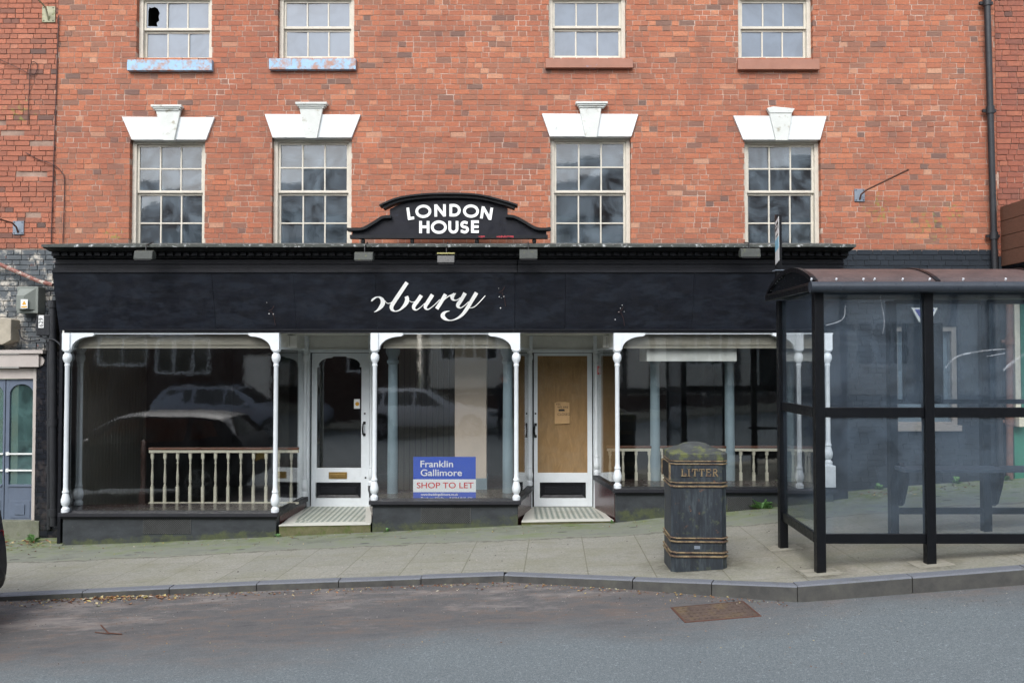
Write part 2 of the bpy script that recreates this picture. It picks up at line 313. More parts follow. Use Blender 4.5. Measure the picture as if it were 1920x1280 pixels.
def paving():
    k = NT('stone_paving')
    n = k.n.new('ShaderNodeTexBrick'); k.link(k.map((1, 1, 1), rot=(0, 0, R(93)), loc=(.2, .31, 0)), n.inputs['Vector'])
    n.inputs['Scale'].default_value = 1; n.offset = .5
    n.inputs['Brick Width'].default_value = .9; n.inputs['Row Height'].default_value = .62; n.inputs['Mortar Size'].default_value = .006; n.inputs['Mortar Smooth'].default_value = .3
    n.inputs['Color1'].default_value = (*lin((151, 150, 140)), 1); n.inputs['Color2'].default_value = (*lin((159, 157, 147)), 1); n.inputs['Mortar'].default_value = (*lin((120, 118, 102)), 1)
    c = n.outputs['Color']
    x = k.xyz(0); y = k.xyz(1)
    warm = k.ramp(k.math('DIVIDE', k.math('ADD', x, 8), 16), [(.62, 0.), (.7, .7)])
    vc = k.voro(1.3, k.map((1, 1.4, .01)), 'F1', 'Color')
    c = k.mix(k.math('MULTIPLY', warm, .5), c, k.mix(vc, lin((140, 140, 128)), lin((166, 154, 136))))
    c = k.mix(k.ramp(k.noise(40, None, 6, .8), [(.3, .7), (.6, 0.)]), c, lin((92, 93, 86)))
    c = k.mix(k.ramp(k.noise(32, k.map((1, 1, 1), loc=(7, 7, 7)), 5, .85), [(.56, 0.), (.7, .5)]), c, lin((172, 172, 162)))
    c = k.mix(k.ramp(k.noise(7, k.map((.5, 1.3, 1), loc=(2, 7, 7)), 7, .8), [(.56, 0.), (.68, .45)]), c, lin((96, 98, 84)))
    c = k.mix(k.ramp(k.noise(4, k.map((.6, 1, 1)), 8, .75), [(.5, 0.), (.75, .4)]), c, lin((120, 116, 98)))
    c = k.mix(k.ramp(k.noise(1.7, k.map((.8, 1, 1), loc=(1, 3, 0)), 8, .78), [(.45, 0.), (.7, .5)]), c, lin((122, 122, 96)))
    # mossy smooth strip at the foot of the buildings
    e = k.math('ADD', y, k.math('MULTIPLY', k.noise(2.2, None, 6, .7), .5))
    strip = k.ramp(k.math('DIVIDE', e, 20), [(.505, 0.), (.512, 1.)])
    mc = k.ramp(k.noise(3.2, k.map((.6, 1.2, 1)), 8, .75), [(.3, lin((104, 108, 98))), (.5, lin((128, 131, 120))), (.6, lin((122, 130, 104))), (.75, lin((104, 120, 68)))])
    spots = k.ramp(k.voro(2.3, k.map((1, 1.8, 1)), 'F1'), [(.12, .7), (.17, 0.)])
    mc = k.mix(spots, mc, lin((66, 68, 66)))
    c = k.mix(strip, c, mc)
    g = k.ramp(k.math('DIVIDE', e, 20), [(.525, 0.), (.56, .75)])
    g = k.math('MULTIPLY', g, k.ramp(k.noise(5, None, 7, .75), [(.42, 0.), (.58, 1.)]))
    c = k.mix(g, c, lin((94, 110, 48)))
    for cx, cy, rr in ((1.79, 8.04, .62), (2.73, 7.4, .35), (2.77, 8.5, .3), (3.73, 7.4, .3)):
        v = k.n.new('ShaderNodeVectorMath'); v.operation = 'DISTANCE'; k.link(k.map((1, 1, 0)), v.inputs[0]); v.inputs[1].default_value = (cx, cy, 0)
        g2 = k.math('MULTIPLY', k.ramp(k.math('DIVIDE', v.outputs['Value'], rr), [(.35, .9), (1, 0.)]), k.ramp(k.noise(9, None, 7, .8), [(.35, 0.), (.6, 1.)]))
        c = k.mix(g2, c, lin((80, 78, 62)))
    seam = k.ramp(k.math('ABSOLUTE', k.math('SUBTRACT', e, 10.12)), [(.012, .6), (.04, 0.)])
    c = k.mix(seam, c, lin((80, 80, 68)))
    k.set(col=c, rough=.85, spec=.35); k.bump(k.math('ADD', k.noise(60, None, 5), k.math('MULTIPLY', n.outputs['Fac'], -1.5)), .35, .006); return k.m
M['paving'] = paving()
def kerb_mat():
    k = NT('granite_kerb')
    sp = k.noise(140, None, 3, .8)
    c = k.ramp(sp, [(.3, lin((92, 96, 103))), (.7, lin((122, 126, 133)))])
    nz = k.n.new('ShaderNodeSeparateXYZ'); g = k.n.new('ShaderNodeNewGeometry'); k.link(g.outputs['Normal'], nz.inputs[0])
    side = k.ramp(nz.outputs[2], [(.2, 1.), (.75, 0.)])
    face_tone = k.ramp(k.noise(4, None, 7, .7), [(.3, lin((52, 51, 49))), (.5, lin((74, 73, 68))), (.65, lin((88, 88, 78))), (.8, lin((104, 103, 97)))])
    c = k.mix(k.math('MULTIPLY', side, .9), c, face_tone)  # side faces get a darker mottled tone than the top
    c = k.mix(k.ramp(k.noise(9, None, 7, .7), [(.55, 0.), (.72, .5)]), c, lin((84, 84, 78)))
    k.set(col=c, rough=.75); k.bump(k.noise(110, None, 4), .4, .006); return k.m
M['kerb'] = kerb_mat()
M['drain'] = paint('rusty_cast_iron_cover', (88, 74, 66), .25, 14, rough=.8, bump=.5, dirt=(106, 90, 68), dirt_amt=.5, dirt_scale=3.5)
def roof_mat():
    k = NT('brown_tinted_translucent_roof')
    c = k.ramp(k.noise(5, None, 6), [(.3, lin((64, 54, 53))), (.7, lin((90, 75, 72)))])
    k.set(col=k.mix(k.ramp(k.noise(60), [(.55, 0.), (.7, .3)]), c, lin((150, 130, 124))), rough=.45, spec=.6); return k.m
M['busroof'] = roof_mat()

def plinth_mat():
    k = NT('black_painted_plinth_with_moss')
    c = k.ramp(k.noise(5, k.map((1, 1, 2)), 6), [(.3, lin((38, 42, 46))), (.7, lin((56, 61, 65)))])
    h = k.math('SUBTRACT', k.xyz(2), k.math('MULTIPLY', k.xyz(0), .055)); h = k.math('ADD', h, .20)
    h = k.math('SUBTRACT', h, k.math('MULTIPLY', k.noise(6, k.map((1, 1, 1)), 7, .75), .32))
    c = k.mix(k.math('MULTIPLY', k.ramp(h, [(0, .8), (.04, 0.)]), k.ramp(k.noise(3.5, None, 7, .8), [(.42, .1), (.56, 1.)])), c, k.mix(k.noise(30), lin((56, 62, 40)), lin((88, 96, 58))))
    c = k.mix(k.ramp(k.noise(9, None, 7, .8), [(.62, 0.), (.7, .5)]), c, lin((104, 106, 100)))
    k.set(col=c, rough=.6); k.bump(k.noise(40, None, 6), .35, .006); return k.m
M['plinth'] = plinth_mat()
# ------------------------------------------------------------------ mesh building
class MB:
    def __init__(s): s.v = []; s.f = []; s.a = []
    def add(s, vs, fs, tint=None):
        o = len(s.v); s.v += [tuple(v) for v in vs]; s.f += [tuple(i + o for i in f) for f in fs]
        s.a += [0 if tint is None else tint] * len(fs); return s
    def box(s, x0, x1, y0, y1, z0, z1, tint=None):
        if x0 > x1: x0, x1 = x1, x0
        if z0 > z1: z0, z1 = z1, z0
        if y0 > y1: y0, y1 = y1, y0
        vs = [(x, y, z) for z in (z0, z1) for y in (y0, y1) for x in (x0, x1)]
        return s.add(vs, [(0, 2, 3, 1), (4, 5, 7, 6), (0, 1, 5, 4), (2, 6, 7, 3), (0, 4, 6, 2), (1, 3, 7, 5)], tint)
    def xz(s, pts, y0, y1, tint=None):
        """polygon in the x-z plane extruded from y0 to y1"""
        ar = sum(pts[i][0] * pts[(i + 1) % len(pts)][1] - pts[(i + 1) % len(pts)][0] * pts[i][1] for i in range(len(pts)))
        if ar < 0: pts = pts[::-1]
        n = len(pts); vs = [(x, y0, z) for x, z in pts] + [(x, y1, z) for x, z in pts]
        return s.add(vs, [tuple(range(n)), tuple(range(2 * n - 1, n - 1, -1))] + [(i, i + n, (i + 1) % n + n, (i + 1) % n) for i in range(n)], tint)
    def xy(s, pts, z0, z1):
        """plan polygon extruded upwards; z0 and z1 may be functions of (x, y)"""
        ar = sum(pts[i][0] * pts[(i + 1) % len(pts)][1] - pts[(i + 1) % len(pts)][0] * pts[i][1] for i in range(len(pts)))
        if ar < 0: pts = pts[::-1]
        n = len(pts); g = lambda z, p: z(*p) if callable(z) else z
        vs = [(*p, g(z0, p)) for p in pts] + [(*p, g(z1, p)) for p in pts]
        return s.add(vs, [tuple(range(n - 1, -1, -1)), tuple(range(n, 2 * n))] + [(i, (i + 1) % n, (i + 1) % n + n, i + n) for i in range(n)])
    def yz(s, pts, x0, x1):
        """profile in the y-z plane extruded along x"""
        n = len(pts); vs = [(x0, y, z) for y, z in pts] + [(x1, y, z) for y, z in pts]
        return s.add(vs, [tuple(range(n)), tuple(range(2 * n - 1, n - 1, -1))] + [(i, i + n, (i + 1) % n + n, (i + 1) % n) for i in range(n)])
    def tube(s, pts, r, n=10, caps=True):
        pts = [Vector(p) for p in pts]; rs = r if isinstance(r, (list, tuple)) else [r] * len(pts)
        vs = []; up = Vector((0, 0, 1)); pa = None
        for i, p in enumerate(pts):
            t = (pts[min(i + 1, len(pts) - 1)] - pts[max(i - 1, 0)]).normalized()
            if pa is None:
                a = t.cross(up) if abs(t.dot(up)) < .95 else t.cross(Vector((0, 1, 0)))
            else: a = pa - t * pa.dot(t)
            a.normalize(); pa = a; b = t.cross(a)
            vs += [p + (a * math.cos(2 * math.pi * k / n) + b * math.sin(2 * math.pi * k / n)) * rs[i] for k in range(n)]
        fs = [(i * n + k, i * n + (k + 1) % n, (i + 1) * n + (k + 1) % n, (i + 1) * n + k) for i in range(len(pts) - 1) for k in range(n)]
        if caps: fs += [tuple(range(n - 1, -1, -1)), tuple(range((len(pts) - 1) * n, len(pts) * n))]
        return s.add(vs, fs)
    def lathe(s, x, y, prof, n=16):
        """prof: (radius, z) from bottom to top"""
        return s.tube_prof(x, y, prof, n)
    def tube_prof(s, x, y, prof, n):
        vs = [(x + r * math.cos(2 * math.pi * k / n), y + r * math.sin(2 * math.pi * k / n), z) for r, z in prof for k in range(n)]
        m = len(prof)
        fs = [(i * n + k, i * n + (k + 1) % n, (i + 1) * n + (k + 1) % n, (i + 1) * n + k) for i in range(m - 1) for k in range(n)]
        fs += [tuple(range(n - 1, -1, -1)), tuple(range((m - 1) * n, m * n))]
        return s.add(vs, fs)
    def quad(s, a, b, c, d, tint=None): return s.add([a, b, c, d], [(0, 1, 2, 3)], tint)
    def build(s, name, mat, parent=None, smooth=False, bevel=0, tint=False):
        me = bpy.data.meshes.new(name); me.from_pydata(s.v, [], s.f); me.validate()
        if isinstance(mat, str): mat = M[mat]
        me.materials.append(mat)
        if tint and len(me.polygons) == len(s.a):
            at_ = me.attributes.new('tint', 'FLOAT', 'FACE'); at_.data.foreach_set('value', s.a)
        o = bpy.data.objects.new(name, me); COL.objects.link(o)
        if parent: o.parent = parent; o.matrix_parent_inverse = Matrix.Identity(4); o.location = -world_loc(parent) if parent else (0, 0, 0)
        if smooth:
            for p in me.polygons: p.use_smooth = len(p.vertices) == 4
            try: me.set_sharp_from_angle(angle=R(40))
            except Exception: pass
        if bevel:
            b = o.modifiers.new('bevel', 'BEVEL'); b.width = bevel; b.segments = 2; b.limit_method = 'ANGLE'; b.angle_limit = R(40)
        return o
def world_loc(o):
    v = Vector((0, 0, 0))
    while o: v += o.location; o = o.parent
    return v
def tag(o, label=None, cat=None, group=None, kind=None):
    if label: o['label'] = label
    if cat: o['category'] = cat
    if group: o['group'] = group
    if kind: o['kind'] = kind
    return o
def thing(name, label, cat, loc=(0, 0, 0), group=None):
    o = bpy.data.objects.new(name, None); COL.objects.link(o); o.location = loc; o.empty_display_size = .2
    return tag(o, label, cat, group)
def dup(root, delta, label=None):
    r = root.copy(); COL.objects.link(r); r.location = root.location + Vector(delta)
    if label: r['label'] = label
    for ch in list(root.children):
        c = ch.copy(); COL.objects.link(c); c.parent = r
        for g in list(ch.children):
            d = g.copy(); COL.objects.link(d); d.parent = c
    return r
def text_mesh(name, s, size, mat, parent, pos, rot=(R(90), 0, 0), ext=.002, bold=0, align='LEFT', sx=1):
    cu = bpy.data.curves.new(name, 'FONT'); cu.body = s; cu.size = size; cu.extrude = ext; cu.offset = bold; cu.align_x = align; cu.align_y = 'BOTTOM_BASELINE'
    t = bpy.data.objects.new(name, cu); COL.objects.link(t)
    me = bpy.data.meshes.new_from_object(t.evaluated_get(bpy.context.evaluated_depsgraph_get())); bpy.data.objects.remove(t)
    me.materials.clear(); me.materials.append(M[mat])
    o = bpy.data.objects.new(name, me); COL.objects.link(o); o.parent = parent
    o.location = Vector(pos) - (world_loc(parent) if parent else Vector((0, 0, 0))); o.rotation_euler = rot; o.scale = (sx, 1, 1)
    return o
def spline(pts, n=8):
    """Catmull-Rom through tuples"""
    out = []; P = [pts[0]] + list(pts) + [pts[-1]]
    for i in range(1, len(P) - 2):
        for k in range(n):
            t = k / n
            out.append(tuple(.5 * (2 * b + (c - a) * t + (2 * a - 5 * b + 4 * c - d) * t * t + (3 * b - a - 3 * c + d) * t ** 3) for a, b, c, d in zip(P[i - 1], P[i], P[i + 1], P[i + 2])))
    out.append(tuple(pts[-1])); return out
def ribbon(mb, pts, fn, th=.004):
    """stroke of varying width: pts (x, y, w) in drawing units, fn maps (x, y, lift) to a world point"""
    L = []; Rr = []
    for i, (x, y, w) in enumerate(pts):
        a = pts[max(i - 1, 0)]; b = pts[min(i + 1, len(pts) - 1)]
        dx, dy = b[0] - a[0], b[1] - a[1]; l = math.hypot(dx, dy) or 1
        nx, ny = -dy / l * w / 2, dx / l * w / 2
        L.append((x + nx, y + ny)); Rr.append((x - nx, y - ny))
    n = len(pts)
    vs = [fn(*p, th) for p in L] + [fn(*p, th) for p in Rr] + [fn(*p, 0) for p in L] + [fn(*p, 0) for p in Rr]
    fs = []
    for i in range(n - 1):
        fs += [(i, i + 1, n + i + 1, n + i), (2 * n + i, 2 * n + i + 1, i + 1, i), (n + i, n + i + 1, 3 * n + i + 1, 3 * n + i)]
    fs += [(0, n, 3 * n, 2 * n), (n - 1, 3 * n - 1, 4 * n - 1, 2 * n - 1)]
    mb.add(vs, fs)
rnd = random.Random(4)

# ------------------------------------------------------------------ ground heights
def interp(tab, x):
    if x <= tab[0][0]: return tab[0][1] + (x - tab[0][0]) * .05
    for (a, b), (c, d) in zip(tab, tab[1:]):
        if x <= c: return b + (d - b) * (x - a) / (c - a)
    return tab[-1][1] + (x - tab[-1][0]) * .06
ROADZ = [(-5.1, -.355), (-2.5, -.232), (-.08, -.118), (2.4, -.012), (4.3, .135), (7, .32)]
FOOTZ = [(-8, -.46), (-5.86, -.385), (-4.64, -.342), (-3.09, -.272), (-1.83, -.215), (.09, -.124), (1.37, -.092), (2.0, -.018), (2.85, .052), (3.45, .115), (5.5, .30), (8, .48)]
KA = at(1495, 1098, 7.0); KB = at(945, 1077, 8.06)
KERB = [(-30, 8.35, interp(ROADZ, -30) + .06), (-5.1, 8.23, -.30), (-2.5, 8.15, az(1093.5, 8.15)), (KB.x, 8.06, KB.z), (1.1, 7.6, az(1086.5, 7.6)), (KA.x, 7.0, KA.z), (4.335, 7.0, at(1920, 1065, 7.0).z), (12, 7.0, .72), (40, 7.0, 2.4)]
def road_z(x, y):
    z = interp(ROADZ, x)
    if y < 7: z += .012 * (7 - max(y, 1)) - (.012 * (1 - y) if y < 1 else 0)
    return z
def kerb_at(x):
    for a, b in zip(KERB, KERB[1:]):
        if x <= b[0]:
            t = max(0, (x - a[0]) / (b[0] - a[0])); return a[1] + (b[1] - a[1]) * t, a[2] + (b[2] - a[2]) * t
    return KERB[-1][1], KERB[-1][2]
def pave_z(x, y):
    ky, kz = kerb_at(x)
    fz = interp(FOOTZ, x); t = (y - ky) / (10.9 - ky)
    return kz + (fz - kz) * max(0, min(1, t))
def frange(a, b, n): return [a + (b - a) * i / n for i in range(n + 1)]

mb = MB()
xs = frange(-60, -10, 12) + frange(-9.5, 9.5, 76) + frange(10, 60, 12); ys = frange(-4.6, 8.6, 44)
for i in range(len(xs) - 1):
    for j in range(len(ys) - 1):
        q = [(xs[i], ys[j]), (xs[i + 1], ys[j]), (xs[i + 1], ys[j + 1]), (xs[i], ys[j + 1])]
        mb.quad(*[(a, b, road_z(a, b)) for a, b in q])
tag(mb.build('road', 'asphalt', smooth=True), kind='structure')
mb = MB()
xs = sorted(set(frange(-40, -10, 6) + frange(-9.5, 9.5, 95) + frange(10, 30, 6) + [KB.x, KA.x]))
for a, b in zip(xs, xs[1:]):
    for j in range(14):
        pts = []
        for x, t in ((a, j / 14), (b, j / 14), (b, (j + 1) / 14), (a, (j + 1) / 14)):
            ky = kerb_at(x)[0] + .12; y = ky + ((10.885 if -5.86 < (a + b) / 2 < 4.15 else 13) - ky) * t
            pts.append((x, y, pave_z(x, y)))
        mb.quad(*pts)
tag(mb.build('pavement', 'paving', smooth=True), kind='structure')
mb = MB()   # kerb stones
for a, b in zip(KERB, KERB[1:]):
    va, vb = Vector(a), Vector(b); L = (vb - va).length
    if va.x > 11 or vb.x < -12 and va.x < -29: n = int(L / .9)
    n = max(1, round(L / .92)); d = (vb - va) / n; nd = Vector((-d.y, d.x, 0)).normalized() * .12
    for i in range(n):
        g = d.normalized() * .004
        p, q = va + d * i + g, va + d * (i + 1) - g
        jz = Vector((0, 0, rnd.uniform(-.003, .003)))
        p, q = p + jz, q + jz
        dn = Vector((0, 0, -.3)); ch = Vector((0, 0, -.012)); nf = nd.normalized() * .012
        sec = lambda v: [v + dn, v + ch, v + nf, v + nd, v + nd + dn]
        A, Bq = sec(p), sec(q)
        mb.add(A + Bq, [(0, 5, 6, 1), (1, 6, 7, 2), (2, 7, 8, 3), (3, 8, 9, 4), (4, 3, 2, 1, 0), (5, 6, 7, 8, 9)])
tag(mb.build('kerb', 'kerb'), kind='structure')
mb = MB(); mb.xy([(-60, -8.9), (60, -8.9), (60, -4.6), (-60, -4.6)], -4, lambda x, y: road_z(x, y) + .11)
xs = frange(-60, 60, 40); mb = MB()
for a, b in zip(xs, xs[1:]):
    z = lambda x: road_z(x, -4.6) + .11
    mb.quad((a, -12, z(a)), (b, -12, z(b)), (b, -4.6, z(b)), (a, -4.6, z(a))); mb.quad((a, -4.6, z(a)), (b, -4.6, z(b)), (b, -4.6, z(b) - .3), (a, -4.6, z(a) - .3))
tag(mb.build('far_pavement', 'paving'), kind='structure')
mb = MB(); mb.quad((-400, -400, -4.2), (400, -400, -4.2), (400, 400, -4.2), (-400, 400, -4.2))
tag(mb.build('ground', 'earth'), kind='structure')

# ------------------------------------------------------------------ brick walls
YW = 11.5
def brick_rows(mb, x0, x1, z0, z1, holes, y, seed, c=.075, L=.225, depth=.1, jag=None, pat='SSH'):
    rn = random.Random(seed); row = 0; z = z1
    while z > z0 + .02:
        zb = z - c; zc = z - c / 2
        x = x0 - rn.uniform(0, L); k = rn.randrange(3); q_ = rn.choice((2, 2, 2, 3))
        spans = [(x0, x1)]
        for (a, b, c0, c1) in holes:
            if c0 < zc < c1:
                ns = []
                for s_, e_ in spans:
                    if b <= s_ or a >= e_: ns.append((s_, e_)); continue
                    if a > s_: ns.append((s_, a))
                    if b < e_: ns.append((b, e_))
                spans = ns
        while x < x1:
            wd = (L if (k % q_ != q_ - 1) else L / 2) + rn.uniform(-.006, .006)
            if rn.random() < .14: wd = L / 2 + rn.uniform(-.004, .01)
            k += 1
            t = min(1, max(0, rn.gauss(.57, .16))); t = rn.uniform(0, .15) if rn.random() < .045 else t
            for s_, e_ in spans:
                a = max(x + .005, s_); b = min(x + wd - .005, e_)
                if b - a > .02:
                    if jag and jag(a, zc): continue
                    dy = rn.uniform(-.003, .0025); dz = rn.uniform(-.0015, .0015)
                    z_lo, z_hi = max(zb, z0) + .005 + dz, z - .005 + dz; j = lambda: rn.uniform(-.0022, .0022)
                    ya, yb_ = y + dy, y + depth
                    mb.add([(a + j(), ya, z_lo + j()), (b + j(), ya, z_lo + j()), (a, yb_, z_lo), (b, yb_, z_lo), (a + j(), ya, z_hi + j()), (b + j(), ya, z_hi + j()), (a, yb_, z_hi), (b, yb_, z_hi)],
                           [(0, 2, 3, 1), (4, 5, 7, 6), (0, 1, 5, 4), (2, 6, 7, 3), (0, 4, 6, 2), (1, 3, 7, 5)], t)
            x += wd
        z = zb; row += 1
def backing(mb, x0, x1, z0, z1, holes, y0, y1, g=.006):
    xs = sorted({x0, x1} | {min(max(v, x0), x1) for h in holes for v in (h[0] - g, h[1] + g)})
    zs = sorted({z0, z1} | {min(max(v, z0), z1) for h in holes for v in (h[2] - g, h[3] + g)})
    for a, b in zip(xs, xs[1:]):
        for c, d in zip(zs, zs[1:]):
            if b - a < 1e-5 or d - c < 1e-5: continue
            xm, zm = (a + b) / 2, (c + d) / 2
            if any(h[0] - g < xm < h[1] + g and h[2] - g < zm < h[3] + g for h in holes): continue
            mb.box(a, b, y0, y1, c, d)

XL, XR = ax(106, YW, 250), ax(1868, YW, 250)
ZT = az(-60, YW); ZB = az(468, YW)
WINS_LOW = [(243, 384, 262), (510, 659, 258), (1032, 1183, 256), (1396, 1539, 262)]
WINS_UP = [(256, 397, 112), (521, 664, 110), (1029, 1174, 109), (1384, 1524, 111)]
holes = []
for a, b, t in WINS_LOW: holes.append((ax(a, YW, 350), ax(b, YW, 350), az(476, YW), az(t, YW)))
for a, b, t in WINS_UP: holes.append((ax(a, YW, 60), ax(b, YW, 60), az(t, YW), az(-10, YW)))
shop = thing('shop_building', 'three-storey orange brick building with black shopfront, white columns and sash windows', 'building', (0, YW, 0))
XS1 = ax(1566, YW)      # right end of the shopfront
mb = MB(); brick_rows(mb, XL, XR, ZB, ZT, holes, YW, 11, L=.215)
mb.build('brickwork', 'brick', shop, tint=True)
mb = MB(); backing(mb, XL, XR, ZB - .02, ZT, holes, YW + .0045, YW + .3)
mb.build('wall', 'mortar', shop)
# black painted wall right of the shopfront, with a window
bw = (ax(1672, YW + .05), ax(1792, YW + .05), az(803, YW + .05), az(612, YW + .05))
mb = MB(); brick_rows(mb, XS1 + .02, XR, interp(FOOTZ, 5.5) - .35, ZB, [bw], YW, 21)
o = mb.build('painted_brickwork', 'brick_black', shop, tint=True); o['label'] = 'black painted ground floor brickwork'
mb = MB(); backing(mb, XS1, XR, interp(FOOTZ, 5.5) - .5, ZB - .02, [bw], YW + .009, YW + .3)
mb.build('painted_wall', 'mortar_black', shop)
# roof and eaves above the picture
mb = MB(); mb.box(XL - .05, XR + .05, YW - .25, YW + .02, ZT, ZT + .15); mb.build('eaves', 'white', shop)
mb = MB(); mb.yz([(YW - .3, ZT + .15), (YW + 6, ZT + 3.4), (YW + 12, ZT + .15)], XL, XR); mb.build('roof', 'slate', shop)
mb = MB(); mb.box(XL, XL + .25, YW + .3, YW + 11.9, -1, ZT); mb.box(XR - .25, XR, YW + .3, YW + 11.9, -1, ZT); mb.box(XL, XR, YW + 11.9, YW + 12.1, -1, ZT)
mb.box(XL, XR, YW + .31, YW + 11.9, az(125, YW) - .35, az(125, YW) - .15); mb.box(XL + .25, XR - .25, YW + 3.9, YW + 4.0, 2.95, ZT)
mb.build('inner_wall', 'inside', shop)

def sash_window(x0, x1, z0, z1, rows, parent, glass, hole=None, mid=None, seed=0, sillz=None):
    """3-wide sash window in an opening of the wall plane"""
    y = YW + .10; f = .045; rn = random.Random(seed)
    fr = MB()
    fr.box(x0, x0 + f + .012, y - .02, y + .12, z0, z1); fr.box(x1 - f - .012, x1, y - .02, y + .12, z0, z1)
    fr.box(x0 + f, x1 - f, y - .02, y + .12, z1 - f, z1 - .001); fr.box(x0 + f, x1 - f, y - .02, y + .12, z0, z0 + .03)
    X0, X1 = x0 + f + .012, x1 - f - .012; Z0, Z1 = z0 + .03, z1 - f
    zm = mid if mid else (Z0 + Z1) / 2
    panes = []
    for (a, b, yy, nr) in ((zm, Z1, y + .01, rows[0]), (Z0, zm, y + .045, rows[1])):
        st = .032
        fr.box(X0, X0 + st, yy, yy + .033, a, b); fr.box(X1 - st, X1, yy, yy + .033, a, b)
        fr.box(X0 + st, X1 - st, yy, yy + .033, a, a + st * (1.1 if yy < y + .03 else 1.7)); fr.box(X0 + st, X1 - st, yy, yy + .033, b - st, b)
        aa, bb = a + st, b - st
        for k in (1, 2):
            xm = X0 + st + (X1 - X0 - 2 * st) * k / 3 + rn.uniform(-.002, .002); fr.box(xm - .010, xm + .010, yy + .002, yy + .028, aa, bb)
        for k in range(1, nr):
            zz = aa + (bb - aa) * k / nr; fr.box(X0 + st, X1 - st, yy + .003, yy + .026, zz - .010, zz + .010)
        panes.append((X0 + st, X1 - st, aa, bb, yy + .014, nr))
    w_ = fr.build('window', 'sash', parent, bevel=.002)
    g = MB()
    for (a, b, c, d, yy, nr) in panes:
        for i in range(3):
            for j in range(nr):
                p0 = a + (b - a) * i / 3; p1 = a + (b - a) * (i + 1) / 3; q0 = c + (d - c) * j / nr; q1 = c + (d - c) * (j + 1) / nr
                tilt = rn.uniform(-.006, .006); ti2 = rn.uniform(-.006, .006)
                if hole and yy < y + .03 and i == 0 and j == nr - 1:
                    H = [(.02, .02), (.6, .0), (.55, .18), (.7, .3), (.66, .5), (.72, .68), (.6, .9), (.42, .98), (.2, .93), (.1, .98), (.03, .8)]
                    hp = [(p0 + (p1 - p0) * (.04 + u * .8), q0 + (q1 - q0) * (.08 + v * .8)) for u, v in H]
                    # glass left standing round the hole
                    outer = [(p0, q0), (p1, q0), (p1, q1), (p0, q1)]
                    g.xz([outer[0], outer[1], hp[1], hp[0]], yy, yy + .003); g.xz([outer[1], outer[2], hp[6], hp[5], hp[4], hp[3], hp[2], hp[1]], yy, yy + .003)
                    g.xz([outer[2], outer[3], hp[9], hp[8], hp[7], hp[6]], yy, yy + .003); g.xz([outer[3], outer[0], hp[0], hp[10], hp[9]], yy, yy + .003)
                    continue
                g.add([(p0, yy + tilt, q0), (p1, yy - tilt, q0), (p1, yy - tilt + ti2, q1), (p0, yy + tilt + ti2, q1)], [(0, 1, 2, 3)])
    g.build('pane', glass, w_)
    return w_
for i, (h, (a, b, t)) in enumerate(zip(holes[:4], WINS_LOW)):
    mid = az((362, 362, 362, 362)[i], YW + .12)
    sash_window(h[0], h[1], h[2], h[3], (2, 2), shop, 'glass_low', mid=mid + .0, seed=i)
for i, h in enumerate(holes[4:]):
    sash_window(h[0], h[1], h[2], h[3], (1, 1), shop, 'glass_high', hole=(i == 0), mid=az((58, 55, 54, 55)[i], YW + .12), seed=20 + i)
SILLS = [(238, 397, 112, 132, 'sill_blue'), (504, 667, 110, 130, 'sill_blue'), (1023, 1187, 110, 127, 'sill_patch'), (1384, 1537, 111, 130, 'sill_brown')]
for a, b, t, bo, m in SILLS:
    mb = MB(); y = YW - .07; z1, z0 = az(t, y), az(bo, y)
    mb.yz([(y, z0), (YW + .12, z0), (YW + .12, z1 + .02), (y, z1)], ax(a, y, 120), ax(b, y, 120))
    o = mb.build('window_sill', m, shop, bevel=.004)
LINT = [(228, 402, 219, 247, 386, 262, 292, 338, 305, 326, 285, 342, 198), (496, 676, 214, 511, 659, 258, 561, 605, 573, 594, 555, 614, 193),
        (1016, 1197, 213, 1031, 1184, 256, 1086, 1128, 1098, 1119, 1079, 1139, 192), (1375, 1550, 217, 1394, 1538, 262, 1443, 1485, 1455, 1477, 1438, 1490, 203)]
for i, (a, b, t, c, d, bo, k0, k1, k2, k3, c0, c1, ct) in enumerate(LINT):
    y = YW - .035; P = lambda px, py, Y=y: (at(px, py, Y).x, at(px, py, Y).z)
    l = MB(); l.xz([P(a, t), P(b, t + 1), P(d, bo), P(c, bo)], y, YW + .1); lo = l.build('lintel', 'lintel', shop, bevel=.004)
    k = MB(); yk = y - .035; Q = lambda px, py: P(px, py, yk)
    k.xz([Q(k0, ct + 9), Q(k1, ct + 9), Q(k3, bo + 1), Q(k2, bo + 1)], yk, y + .01)
    if i < 3:
        for n_, (dx, u, v, dy) in enumerate(((0, ct, ct + 4, .045), (3, ct + 4, ct + 7, .03), (6, ct + 7, ct + 10, .015))):
            k.xz([P(c0 + dx, u, yk), P(c1 - dx, u, yk), P(c1 - dx, v, yk), P(c0 + dx, v, yk)], yk - dy, y + .02)
    else:
        k.xz([Q(c0, ct), Q(c0 + 12, ct - 3), Q(c1 - 18, ct - 1), Q(c1, ct + 1), Q(c1 - 5, ct + 9), Q(c0 + 5, ct + 9)], yk - .01, y + .02)
    k.build('keystone', 'keystone', lo, bevel=.003)

# ------------------------------------------------------------------ shopfront joinery
YF = 10.9
SX0, SX1 = -5.98, 4.37
def zt(py, Y=YF): return az(py, Y)
